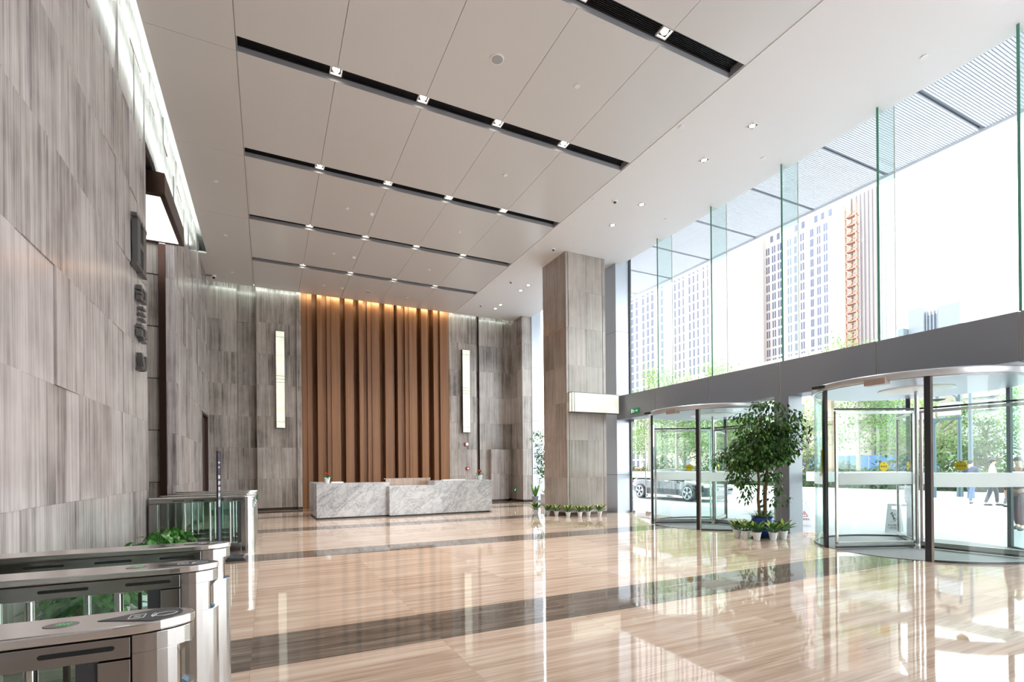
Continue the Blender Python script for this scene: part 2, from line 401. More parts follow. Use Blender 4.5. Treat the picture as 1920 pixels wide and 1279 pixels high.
# recessed downlights in the white ceiling strip
fw = None
WL = [6.81, 8.03, 10.07, 11.28, 13.6, 14.6, 16.28, 16.89, 18.72, 19.25]
for j, y in enumerate([6.81, 8.03, 10.07, 11.28, 16.28, 16.89, 18.72, 19.25]):
    lab = f'small square downlight in the white ceiling strip, {ORD[j]} to the viewer' if j else 'small square downlight in the white ceiling strip, nearest to the viewer'
    if fw is None:
        fw = thing('recessed_downlight', lab, 'downlight', (0, 0, 0), 0, 'downlights in the white ceiling strip')
        q = MB(); s = .085; t = .012
        q.box(-s, s, -s, -s+t, -.008, 0); q.box(-s, s, s-t, s, -.008, 0); q.box(-s, -s+t, -s+t, s-t, -.008, 0); q.box(s-t, s, -s+t, s-t, -.008, 0); q.build('frame', WHITE, fw)
        q = MB(); q.box(-s+t, s-t, -s+t, s-t, -.004, 0); q.build('housing', BLACK, fw)
        q = MB(); q.lathe(0, 0, [(.052, -.01), (.056, -.004)], 18); q.build('lens', LAMP, fw); spot(fw, (0, 0, -.02), 30); fw.location = (8.66, y, ZC-.013)
    else: dup(fw, (8.66, y, ZC-.013), 0, lab)
# sprinkler cover plates
PX = {-1.02: 'over the left aisle', 1.9: 'left of the ceiling centre', 4.96: 'right of the ceiling centre', 7.41: 'beside the white strip', 9.78: 'near the window wall'}
sp = None
for x in PX:
    for j, y in enumerate((4.44, 7.43, 10.4, 13.45, 16.42, 19.4)):
        if y < 5 and x != 9.78: continue
        if (x, y) in ((9.78, 16.42), (9.78, 19.4), (1.9, 7.43), (1.9, 10.4), (-1.02, 7.43), (-1.02, 10.4)): continue
        lab = f'round white sprinkler cover plate {PX[x]}, {["closest to the viewer","about seven metres ahead","about ten metres ahead","about thirteen metres ahead","about sixteen metres ahead","closest to the back wall"][j]}'
        zz = ZC-(.012 if x > 7.28 else 0)
        if sp is None:
            q = MB(); q.lathe(0, 0, [(.0, -.018), (.048, -.018), (.052, -.012), (.046, -.01), (.046, 0)], 20)
            sp = q.build('sprinkler_cover', WHITE, smooth=True); tag(sp, lab, 'sprinkler', 'sprinkler covers on the ceiling'); sp.location = (x, y, zz)
        else: dup(sp, (x, y, zz), 0, lab)
def detector(x, y, lab, z=ZC):
    r = thing('smoke_detector', lab, 'smoke detector', (x, y, z), 0, 'detectors on the ceiling')
    MB().lathe(x, y, [(.05, z-.028), (.062, z-.018), (.062, z)], 20).build('base', WHITE, r, smooth=True)
    MB().lathe(x, y, [(0, z-.058), (.026, z-.056), (.036, z-.04), (.036, z-.028)], 16).build('sensor_head', ALU_D if x > 7.28 else WHITE, r, smooth=True)
detector(2.51, 13.47, 'white smoke detector on the grey ceiling between third and fourth slots')
detector(2.51, 16.45, 'white smoke detector on the grey ceiling just before the last slot')
detector(2.53, 19.43, 'white smoke detector on the grey ceiling above the wooden wall')
for y, t in ((10.23, 'closest to the viewer'), (13.27, 'just left of the stone column'), (16.26, 'beyond the stone column'), (19.11, 'nearest the back wall')):
    detector(7.94, y, f'small smoke detector on the white ceiling strip, {t}', ZC-.012)
for x, y, s, lab in ((3.45, 7.5, .11, 'large round grey ceiling speaker between first and second slots'), (3.47, 19.43, .1, 'round ceiling speaker above the wooden wall')):
    r = thing('ceiling_speaker', lab, 'speaker', (x, y, ZC))
    MB().lathe(x, y, [(s*.86, ZC-.014), (s, ZC-.012), (s+.004, ZC)], 32).build('bezel', WHITE, r, smooth=True)
    MB().lathe(x, y, [(0, ZC-.016), (s*.84, ZC-.015), (s*.86, ZC-.012)], 32).build('grille', SLOTG, r, smooth=True)
r = thing('dome_camera', 'small white dome security camera at the top left corner of the back wall', 'camera', (-1.6, 19.97, ZC))
MB().lathe(-1.6, 19.97, [(.06, ZC-.07), (.075, ZC-.05), (.075, ZC)], 20).build('housing', WHITE, r, smooth=True)
MB().ell((-1.6, 19.97, ZC-.075), (.045, .045, .05), 14, 8).build('lens_dome', BLACK, r, smooth=True)
MB().tube([(-1.68, 19.97, ZC-.03), (-1.85, 19.97, ZC-.03)], .012, 8).build('cable_arm', ALU_D, r, smooth=True)

# --- cove light strips (real lamps hidden in the ceiling gaps)
def strip(name, bx, m, lab):
    o = MB().box(*bx).build(name, m); tag(o, lab, 'cove light')
strip('cove_light', (-1.642, -1.632, -7, 17.8, ZC+.06, ZC+.16), LED_W, 'cool white light strip in the ceiling gap along the left wall')
strip('cove_light', (-1.8, 1.15, 20.6, 20.615, ZC+.05, ZC+.12), LED_W, 'white light strip in the ceiling gap left of the wooden wall')
strip('cove_light', (1.22, 7.1, 20.6, 20.62, ZC+.05, ZC+.12), LED_Y, 'warm light strip in the ceiling gap above the wooden wall')
strip('cove_light', (7.2, 10.1, 20.6, 20.615, ZC+.05, ZC+.1), LED_W, 'white light strip in the ceiling gap right of the wooden wall')

# --- slab walls
def slabs(b, axis, plane, sgn, u0, u1, z0, z1, th=.03, wmin=.28, wmax=.62, rel=.016, zoff=.02):
    """stone slabs on a wall; axis 'x': wall at x=plane, runs along y"""
    k = math.floor((z0-zoff)/1.17); z = zoff+1.17*k
    while z < z1-.01:
        a0, a1 = max(z, z0), min(z+1.17, z1); u = u0
        while u < u1-.01:
            w = random.uniform(wmin, wmax); e = min(u+w, u1)
            if u1-e < .15: e = u1
            d = random.choice((0, 0, rel*.5, rel))
            c = (random.random(), random.random(), random.random(), 1)
            f0, f1 = plane-sgn*th, plane+sgn*(d-rel)
            lo, hi = min(f0, f1), max(f0, f1)
            g1 = random.choice((.0004, .0004, .0035)) if wmin > .25 else .0004
            if axis == 'x': b.box(lo, hi, u+g1, e-.0004, a0+.0008, a1-.0008, c=c)
            else: b.box(u+g1, e-.0004, lo, hi, a0+.0008, a1-.0008, c=c)
            u = e
        z += 1.17
    return b
b = MB()
for u0, u1, z0, z1 in ((4.2, 10.56, .1, 8.75), (10.56, 13.6, 7.25, 8.75), (13.6, 18.8, .1, 8.75), (18.8, 20.45, 3.45, 8.75), (20.45, 21.1, .1, 8.75), (-7, .5, .1, 8.75), (.5, 4.2, 7.25, 8.75)):
    slabs(b, 'x', XL, 1, u0, u1, z0, z1)
    b.box(-2.03, XL-.035, u0, u1, max(z0-.1, 0), z1, m=1, c=(.3, .3, .3, 1))
slabs(b, 'y', 13.58, -1, -2.03, XL-.002, 0, 7.25, wmin=.3, rel=.003); slabs(b, 'y', 10.575, 1, -2.03, XL-.0, 0, 7.25, wmin=.3)
struct('wall_left', b, [STONE, JOINT])
b = MB(); b.box(-2.0, XL-.01, 4.2, 10.56, 0, .1); b.box(-2.0, XL-.01, 13.6, 18.8, 0, .1); struct('baseboard_left', b, SKIRT)
# elevator hall behind the left wall opening
b = MB()
slabs(b, 'y', 13.66, -1, -6.2, -2.165, 0, 7.4, rel=.004, wmin=3.9, wmax=4.2, zoff=.09); slabs(b, 'x', -6.2, 1, 9, 14, 0, 7.4); slabs(b, 'y', 9.2, 1, -6.2, -2.03, 0, 7.4)
slabs(b, 'x', -6.2, 1, -1, 5.5, 0, 7.4); slabs(b, 'y', 5.3, -1, -6.2, -2.03, 0, 7.4); slabs(b, 'y', -.8, 1, -6.2, -2.03, 0, 7.4)
for k in range(7): b.box(-6.2, -2.165, 13.645, 13.662, .085+1.17*k, .1+1.17*k, m=1)
struct('wall_inner', b, [STONE_D, BLACKM])
b = MB(); b.box(-6.2, -2.03, -.8, 5.3, 7.25, 7.4); b.box(-6.2, -2.03, 9.2, 13.66, 7.25, 7.4); struct('ceiling', b, CEIL_W)
o = MB().box(-2.165, -2.03, 13.56, 13.66, 0, 6.62).build('portal_frame', BRONZE, bevel=.004); tag(o, 'tall dark bronze portal frame at the lift hall opening in the left wall', 'door frame')
# lit canopy box across the opening
r = thing('canopy_light_box', 'dark bronze canopy box with a white lit underside high on the left wall', 'light box', (-2.4, 12.4, 6.62))
b = MB(); x0, x1, y0, y1, z0, z1 = -3.2, -1.672, 11.2, 13.6, 6.64, 7.05
b.box(x0, x1, y0, y1, z0+.03, z1); b.box(x0, x1, y0, y0+.12, z0, z0+.03); b.box(x0, x1, y1-.06, y1, z0, z0+.03); b.box(x1-.09, x1, y0+.12, y1-.06, z0, z0+.03); b.box(x0, x0+.09, y0+.12, y1-.06, z0, z0+.03)
b.build('casing', BRONZE, r, bevel=.005)
MB().box(x0+.1, x1-.1, y0+.13, y1-.07, z0+.012, z0+.028).build('light_panel', LBOX, r)
# side door in the far part of the left wall
r = thing('brown_door', 'dark brown recessed door in the left wall close to the back corner', 'door', (XL-.1, 19.6, 0))
MB().box(-2.0, -1.95, 18.88, 20.37, 0, 3.37).build('door_leaf', DBROWN, r)
b = MB(); b.box(-2.03, XL, 18.8, 18.88, 0, 3.45); b.box(-2.03, XL, 20.37, 20.45, 0, 3.45); b.box(-2.03, XL, 18.88, 20.37, 3.37, 3.45); b.build('door_frame', BRONZE, r)
MB().tube([(-1.93, 19.0, .95), (-1.93, 19.0, 1.25)], .012, 8).build('door_handle', CHROME, r, smooth=True)

# --- back wall
b = MB()
for x0, x1, y in ((-1.88, -.97, 21.05), (-.97, -.335, 21.2), (-.335, 1.04, 20.87), (1.04, 1.2, 20.78), (7.15, 8.43, 20.87), (8.43, 8.6, 21.12), (8.6, 10.16, 20.95)):
    slabs(b, 'y', y, -1, x0, x1, .1, 8.75, wmin=.32, wmax=.5)
    b.box(x0, x1, y+.03, 21.4, 0, 8.75, m=1, c=(.3, .3, .3, 1))
b.box(1.15, 7.2, 21.5, 21.6, 0, 8.75, m=1, c=(.3, .3, .3, 1))
slabs(b, 'x', 10.14, -1, 19.72, 20.95, .1, 8.75, wmin=.4, wmax=.7); slabs(b, 'y', 19.72, -1, 10.14, 10.62, .1, 8.75, wmin=.5); b.box(10.17, 10.62, 19.75, 21.4, 0, 8.75, m=1, c=(.3, .3, .3, 1))
for x0, x1, z0, z1, y, yb in ((-.335, -.335, .1, 8.75, 20.86, 21.2), (1.04, 1.04, .1, 8.75, 20.77, 20.9)):
    b.box(x0-.002, x0+.02, y, yb, z0, z1, c=(.5, .2, .5, 1))
struct('wall_back', b, [STONE_D, JOINT])
b = MB(); b.box(-1.85, 1.2, 20.93, 21.0, 0, .1); b.box(7.15, 10.14, 20.98, 21.05, 0, .1); b.box(10.2, 10.6, 19.78, 19.9, 0, .1); struct('baseboard_back', b, SKIRT)
r = thing('hydrant_cabinet', 'stone-faced cabinet door standing proud of the back wall right of the desk', 'cabinet', (9.45, 20.75, 0))
b = MB(); slabs(b, 'y', 20.72, -1, 9.05, 9.9, .1, 2.36, .22, .4, .45, .002, .1); b.build('door', STONE, r)
MB().box(9.1, 9.86, 20.8, 20.94, 0, .1).build('plinth', SKIRT, r)

# --- wooden feature wall: upright boards at stepped depths
r = thing('wooden_feature_wall', 'tall wall of upright brown wooden boards at stepped depths behind the reception desk', 'wood panelling', (4.2, 20.8, 0))
fr, md, dp = 20.78, 20.9, 21.12
BD = [(1.2, 1.42, 20.95), (1.42, 1.59, 20.9), (1.59, 1.77, 21.3), (1.77, 1.95, 20.76), (1.95, 2.13, 21.02), (2.13, 2.29, 20.86), (2.29, 2.62, 20.8), (2.62, 2.81, 21.28),
      (2.81, 3.13, 20.78), (3.13, 3.34, 21.3), (3.34, 3.5, 20.76), (3.5, 3.68, 21.0), (3.68, 3.85, 20.86), (3.85, 4.16, 20.8), (4.16, 4.37, 21.28), (4.37, 4.67, 20.78), (4.67, 4.77, 20.92), (4.77, 4.88, 21.3),
      (4.88, 5.05, 20.76), (5.05, 5.22, 21.02), (5.22, 5.38, 20.86), (5.38, 5.71, 20.8), (5.71, 5.9, 21.28), (5.9, 6.2, 20.78), (6.2, 6.42, 21.3), (6.42, 6.62, 20.76), (6.62, 6.74, 21.0), (6.74, 6.94, 20.84), (6.94, 7.14, 20.88)]
for x0, x1, y in BD:
    q = MB()
    if y < 20.84:  # broad boards end short of the ceiling in small steps
        n = 3; w = (x1-x0)/n
        for i in range(n): q.box(x0+w*i+.001, x0+w*(i+1)-.001, y+.015*i, 21.5, 0, 8.75)
    else: q.box(x0, x1-.001, y, 21.5, 0, 8.75)
    q.build('board', WOOD, r)
# --- sconces
def sconce(x0, x1, lab):
    z0, z1, y = 3.1, 6.72, 20.87; r = thing('onyx_wall_light', lab, 'wall light', ((x0+x1)/2, y, z0), 0, 'tall onyx wall lights')
    MB().box(x0, x1, y-.15, y-.02, z0, z1).build('onyx_panel', ONYX, r)
    b = MB(); t = .012
    for a in (x0-t, x1): b.box(a, a+t, y-.17, y, z0-t, z1+t)
    b.box(x0, x1, y-.17, y, z0-t, z0); b.box(x0, x1, y-.17, y, z1, z1+t); b.build('metal_frame', ALU_D, r)
    b = MB()
    for z in (z0+.22, z1-.22, z0+1.7, z0+1.82, z0+1.94): b.box(x0, x1, y-.158, y-.15, z, z+.01)
    b.build('metal_bands', ALU_D, r)
sconce(.32, .61, 'tall glowing onyx wall light left of the wooden wall')
sconce(7.72, 8.07, 'tall glowing onyx wall light right of the wooden wall')
r = thing('fire_alarm_sounder', 'round white and red fire alarm sounder below the right wall light', 'fire alarm', (7.9, 20.84, 2.58))
MB().box(7.84, 7.93, 20.8, 20.86, 2.5, 2.66).build('backplate', RED, r); b = MB(); b.prism([(7.92+.07*math.cos(a*PI/8), 2.58+.07*math.sin(a*PI/8)) for a in range(16)], 20.76, 20.83, 'y'); b.build('horn', WHITE, r, bevel=.01)
r = thing('fire_call_point', 'small red fire call point low on the stone wall right of the desk', 'fire alarm', (7.97, 20.84, 1.5))
MB().box(7.9, 8.04, 20.8, 20.86, 1.44, 1.58).build('case', RED, r, bevel=.006); MB().box(7.935, 8.005, 20.793, 20.8, 1.475, 1.545).build('glass_window', WHITE, r)
def low_exit(c, axis, lab):
    x, y, z = c; r = thing('low_exit_sign', lab, 'exit sign', c)
    if axis == 'x': 
        MB().box(x-.012, x, y-.11, y+.11, z-.09, z+.09).build('case', GREENS, r)
        b = MB(); b.box(x-.016, x-.012, y-.07, y-.01, z-.01, z+.05); b.box(x-.016, x-.012, y+.0, y+.07, z-.04, z-.015); b.box(x-.016, x-.012, y-.02, y+.03, z-.06, z+.0); b.build('running_figure', WHITES, r)
    else:
        MB().box(x-.11, x+.11, y-.012, y, z-.09, z+.09).build('case', GREENS, r)
        b = MB(); b.box(x-.07, x-.01, y-.016, y-.012, z-.01, z+.05); b.box(x, x+.07, y-.016, y-.012, z-.04, z-.015); b.build('running_figure', WHITES, r)
low_exit((10.125, 20.47, .53), 'x', 'small green exit sign low on the stone pier right of the desk')
low_exit((-.45, 21.17, .53), 'y', 'small green exit sign low on the back wall left of the wooden wall')

# --- stone column
b = MB(); x0, x1, y0, y1 = 8.35, 9.84, 13.24, 14.68
slabs(b, 'y', y0, -1, x0+.09, x1-.12, .1, 8.5, wmin=.62, wmax=.7, rel=.003); slabs(b, 'y', y0+.0, -1, x0, x0+.075, .1, 8.5, wmin=.2, rel=.002); slabs(b, 'y', y0+.0, -1, x1-.105, x1, .1, 8.5, wmin=.2, rel=.002)
slabs(b, 'x', x0, -1, y0+.06, y1, .1, 8.5, wmin=.62, wmax=.75, rel=.003); slabs(b, 'x', x0, -1, y0, y0+.05, .1, 8.5, wmin=.2, rel=.002); slabs(b, 'x', x1, 1, y0, y1, .1, 8.5, rel=.003); slabs(b, 'y', y1, 1, x0, x1, .1, 8.5, rel=.003)
b.box(x0+.03, x1-.03, y0+.03, y1-.03, .0, 8.5, m=1, c=(.3, .3, .3, 1))
struct('baseboard_column', MB().box(x0+.008, x1-.008, y0+.008, y1-.008, 0, .098), SKIRT)
o = b.build('stone_column', [STONE_C, JOINT]); tag(o, 'square grey marble-clad column standing beside the revolving doors', 'column')
o['kind'] = 'structure'
r = thing('onyx_band_light', 'horizontal glowing onyx light box across the front of the stone column', 'wall light', (9.3, 13.2, 3.2))
MB().box(8.42, 10.2, 13.05, 13.2, 3.23, 3.82).build('onyx_panel', ONYX, r)
b = MB(); t = .014
for a, c, d, e in ((8.40, 10.22, 3.215, 3.23), (8.40, 10.22, 3.82, 3.835)): b.box(a, c, 13.04, 13.235, d, e)
for a in (8.405, 8.5, 10.2): b.box(a, a+t, 13.04, 13.052, 3.23, 3.82)
b.box(10.2, 10.214, 13.05, 13.235, 3.23, 3.82); b.build('metal_frame', ALU_D, r)

# --- facade: steel cladding, fascia, glass, fins, soffit
XF, XG = 10.35, 10.92
def clad(name, bx, m, lab, joints=(1.25, 3.6, 5.98)):
    x0, x1, y0, y1, z0, z1 = bx; b = MB(); z = z0
    for j in [j for j in joints if z0 < j < z1]+[z1]: b.box(x0, x1, y0, y1, z, j-.006 if j != z1 else z1); z = j+.006
    b.box(x0+.01, x1-.01, y0+.01, y1-.01, z0, z1, m=1)
    return b
b = clad('', (10.35, 10.88, 13.35, 13.95, 0, 8.9), ALU, '')
struct('wall_right', b, [ALU, ALU_D])
b = MB(); b.box(10.885, 10.95, 13.3, 13.36, 0, 9.2); b.box(9.84, 10.34, 13.98, 14.02, 0, .05); struct('trim_1', b, ALU_D)
b = clad('', (10.62, 11.1, 19.7, 20.9, 0, 8.9), ALU, ''); struct('wall_right', b, [ALU, ALU_D])
# fascia beam and pier between the revolving doors
b = MB(); ys = [-6.5, -4.5, -2.5, -.5, 1.5, 3.5, 5.5, 7.5, 9.5, 11.5, 13.35]
for i in range(len(ys)-1): b.box(XF, XF+.6, ys[i]+.012, ys[i+1]-.012, 3.066, 3.83)
b.box(XF+.012, XF+.59, -6.5, 13.35, 3.075, 3.82, m=1)
struct('trim_2', b, [FASC, SEAM])
b = MB(); b.box(XF, XF+.02, 7.29, 7.494, 0, 3.07); b.box(XF, XF+.02, 7.506, 7.64, 0, 3.07); b.box(XF+.003, XF+.02, 7.49, 7.51, 0, 3.07, m=2); b.box(XF+.02, XF+.45, 7.29, 7.64, 0, 3.07, m=1); struct('wall_right', b, [FASC, mat('grey_pier_side', srgb(142, 149, 156), .4, .2), SEAM])
b = MB(); b.box(XF, XF+.45, 2.2, 2.55, 0, 3.07); struct('wall_right', b, ALU)
# upper glass
ys = [-6.5, -4.5, -2.5, -.5, 1.5, 3.49, 5.46, 7.42, 9.40, 11.39, 13.3]
for i in range(len(ys)-1):
    o = MB().box(XG, XG+.012, ys[i]+.006, ys[i+1]-.006, 3.83, 9.2).build(f'window_{i+1}', GLASS, kind='structure')
b = MB()
for y in ys[1:-1]: b.box(XG-.003, XG+.015, y-.006, y+.006, 3.83, 9.2)
struct('trim_3', b, SEAM)
for i, y in enumerate(reversed(ys[5:-1])):
    r = thing('glass_fin', f'green-edged vertical glass fin in the window wall, {["nearest the stone column","second from the stone column","middle of the five","fourth from the stone column","at the right edge of the picture"][i]}', 'glass fin', (XF+.01, y, 3.83), 0, 'green-edged glass fins')
    MB().box(XF+.018, XG, y-.012, y+.012, 3.83, 8.5).build('fin_pane', GLASS_G, r)
    MB().box(XF+.01, XF+.018, y-.019, y+.019, 3.83, 8.22).build('polished_edge', GEDGE, r)
# lower glass beside the doors, frosted band
def lowglass(n, y0, y1, z1=3.07):
    MB().box(10.9, 10.912, y0, y1, 0.02, z1).build(f'window_{n}', GLASS, kind='structure')
lowglass(21, 7.64, 8.2); lowglass(22, 6.3, 7.29); lowglass(23, 2.55, 3.5); lowglass(24, -6.5, 2.2)
b = MB()
for y0, y1 in ((8.19, 11.0), (3.55, 6.3), (6.3, 8.2), (-6.5, 3.55), (11.0, 13.35)): pass
MB().box(10.93, 10.934, 7.64, 8.1, 1.15, 1.36).build('trim_4', BAND, kind='structure'); MB().box(10.93, 10.934, 6.4, 7.29, 1.15, 1.36).build('trim_4', BAND, kind='structure')
# swing glass door
r = thing('glass_swing_door', 'frameless glass side door with two long vertical pull bars beside the steel-clad pier', 'door', (10.9, 12.3, 0))
MB().box(10.9, 10.912, 12.4, 13.28, .03, 3.04).build('glass_leaf', GLASS, r)
MB().box(10.9, 10.912, 11.5, 12.39, .03, 3.04).build('glass_leaf', GLASS, r)
for y in (12.52, 12.28): MB().tube([(10.83, y, .52), (10.83, y, 2.42)], .017, 10).build('pull_bar', CHROME, r, smooth=True)
b = MB(); b.box(10.88, 10.93, 13.1, 13.3, 0, .07); b.box(10.88, 10.93, 12.35, 12.6, 0, .07); b.box(10.87, 10.94, 13.1, 13.3, 3.0, 3.07); b.build('patch_hinge', CHROME, r)
MB().box(10.915, 10.918, 11.5, 13.28, 1.15, 1.36).build('frosted_band', BAND, r)
# canopy soffit
b = MB(); y = -6.5; k = 0
while y < 19.5:
    if not (abs(((y-5.55) % 2)-0) < .1): b.box(10.95, 14.85, y, y+.036, 9.2, 9.25)
    y += .0525
b.box(10.6, 15.1, -7, 20, 9.28, 9.5, m=1)
b.box(14.85, 15.1, -7, 20, 9.14, 9.3, m=0); b.box(10.6, 10.95, -7, 20, 9.18, 9.3)
struct('ceiling_canopy', b, [mat('pale_louvre_metal', srgb(228, 232, 238), .4), mat('mid_grey_metal', srgb(110, 122, 134), .5)])
b = MB(); y = 5.55-12
while y < 19.5: b.box(10.95, 14.85, y-.01, y+.06, 9.215, 9.28); y += 2
struct('trim_5', b, mat('grey_soffit_joint', srgb(120, 130, 140), .5))
# distant bay beyond the column
b = MB(); 
for y in (15.9, 17.8): b.box(10.93, 10.96, y-.02, y+.02, 0, 9.2)
b.box(10.93, 10.97, 13.95, 19.7, 0, .06)
struct('trim_6', b, ALU)
MB().box(10.94, 10.952, 13.95, 19.7, 0.06, 9.2).build('window_30', GLASS, kind='structure')
# exit sign on fascia
r = thing('exit_sign', 'green lit exit sign with running figure on the grey fascia beside the stone column', 'exit sign', (XF, 12.43, 3.18))
MB().box(XF-.03, XF, 12.23, 12.63, 3.18, 3.34).build('case', GREENS, r, bevel=.003)
b = MB(); x = XF-.034
b.ell((x, 12.5, 3.305), (.003, .012, .012), 8, 6); b.bar((x, 12.5, 3.29), (x, 12.48, 3.25), .004, .02); b.bar((x, 12.48, 3.25), (x, 12.51, 3.21), .004, .014); b.bar((x, 12.48, 3.25), (x, 12.45, 3.215), .004, .014); b.bar((x, 12.52, 3.27), (x, 12.46, 3.28), .004, .01)
b.box(x-.001, x+.003, 12.54, 12.575, 3.2, 3.32); b.box(x-.001, x+.003, 12.36, 12.43, 3.25, 3.265); b.box(x-.001, x+.003, 12.3, 12.33, 3.23, 3.29); b.build('running_figure', WHITES, r)

b = MB(); slabs(b, 'y', -7, 1, -1.852, 6.2, .1, 8.75); b.box(-2.03, 6.2, -7.3, -7.04, 0, 8.75, m=1, c=(.3, .3, .3, 1)); struct('wall_front', b, [STONE, JOINT])
# ================================================================ LOBBY THINGS
r = thing('reception_desk', 'long white veined marble reception desk in front of the wooden wall', 'reception desk', (4.1, 16.5, 0))
b = MB(); b.box(1.32, 3.5, 16.17, 16.85, .05, 1.09); b.build('left_counter', MARBLE, r, bevel=.004)
MB().box(1.3, 1.75, 16.87, 18.75, .05, 1.09).build('return_counter', MARBLE, r, bevel=.004)
MB().box(3.44, 4.93, 15.88, 16.75, .05, .965).build('centre_counter', MARBLE, r, bevel=.004)
MB().box(4.93, 6.97, 15.92, 16.7, .05, 1.11).build('right_counter', MARBLE, r, bevel=.004)
b = MB(); b.box(1.36, 3.5, 16.24, 18.7, 0, .05); b.box(3.5, 6.9, 15.98, 16.6, 0, .05); b.build('plinth', BLACK, r)
b = MB(); b.box(3.55, 5.08, 16.95, 17.02, .9, 1.19); b.box(3.45, 5.15, 16.75, 16.95, .9, .93); b.box(3.5, 5.12, 17.0, 17.06, 1.17, 1.2); b.build('back_ledge', stone_mat('beige_ledge_stone', srgb(150, 126, 108), srgb(196, 172, 152)), r)
def stacked_papers(name, lab, x, y, z, w, d, h):
    r = thing(name, lab, 'papers', (x, y, z)); MB().box(x-w/2, x+w/2, y-d/2, y+d/2, z, z+h).build('cover', WHITE, r, bevel=.002); MB().box(x-w/2+.01, x+w/2-.01, y-d/2+.005, y+d/2, z+h, z+h+.006).build('top_sheet', PLASTIC, r)
stacked_papers('paper_stack', 'low stack of white papers on the left end of the marble desk', 1.95, 16.55, 1.09, .36, .3, .035)
stacked_papers('paper_stack', 'flat pale folder on the right part of the marble desk', 5.75, 16.45, 1.11, .8, .25, .02)
def flower_pot(x, y, z, lab):
    r = thing('red_flowering_plant', lab, 'potted plant', (x, y, z), 0, 'red flowering plants on the reception desk')
    MB().lathe(x, y, [(.062, z), (.088, z+.16), (.094, z+.165), (.094, z+.185), (.08, z+.185), (.075, z+.16), (0, z+.16)], 24).build('pot', PLASTIC, r, smooth=True)
    b = MB(); random.seed(int(x*100))
    for i in range(34):
        a = random.uniform(0, 2*PI); e = random.uniform(.2, 1.1)
        b.strap((x, y, z+.17), (math.cos(a), math.sin(a), e), random.uniform(.16, .26), .035, .35, 4, random.choice((0, 0, 1)))
    b.build('leaves', [DIEF_G, SPID], r)
    b = MB()
    for i in range(30):
        a = random.uniform(0, 2*PI); rr = random.uniform(0, .045)
        b.leaf((x+rr*math.cos(a), y+rr*math.sin(a), z+.27+random.uniform(-.02, .05)), (math.cos(a), math.sin(a), random.uniform(.2, 1.5)), (0, 0, 1), .07, .04)
    b.tube([(x, y, z+.16), (x, y, z+.29)], .006, 6, 1); b.build('flower', [RED, FICUS_L], r)
flower_pot(1.66, 16.5, 1.09, 'red-flowered plant in a white pot on the left end of the marble desk')
flower_pot(6.72, 16.4, 1.11, 'red-flowered plant in a white pot on the right end of the marble desk')

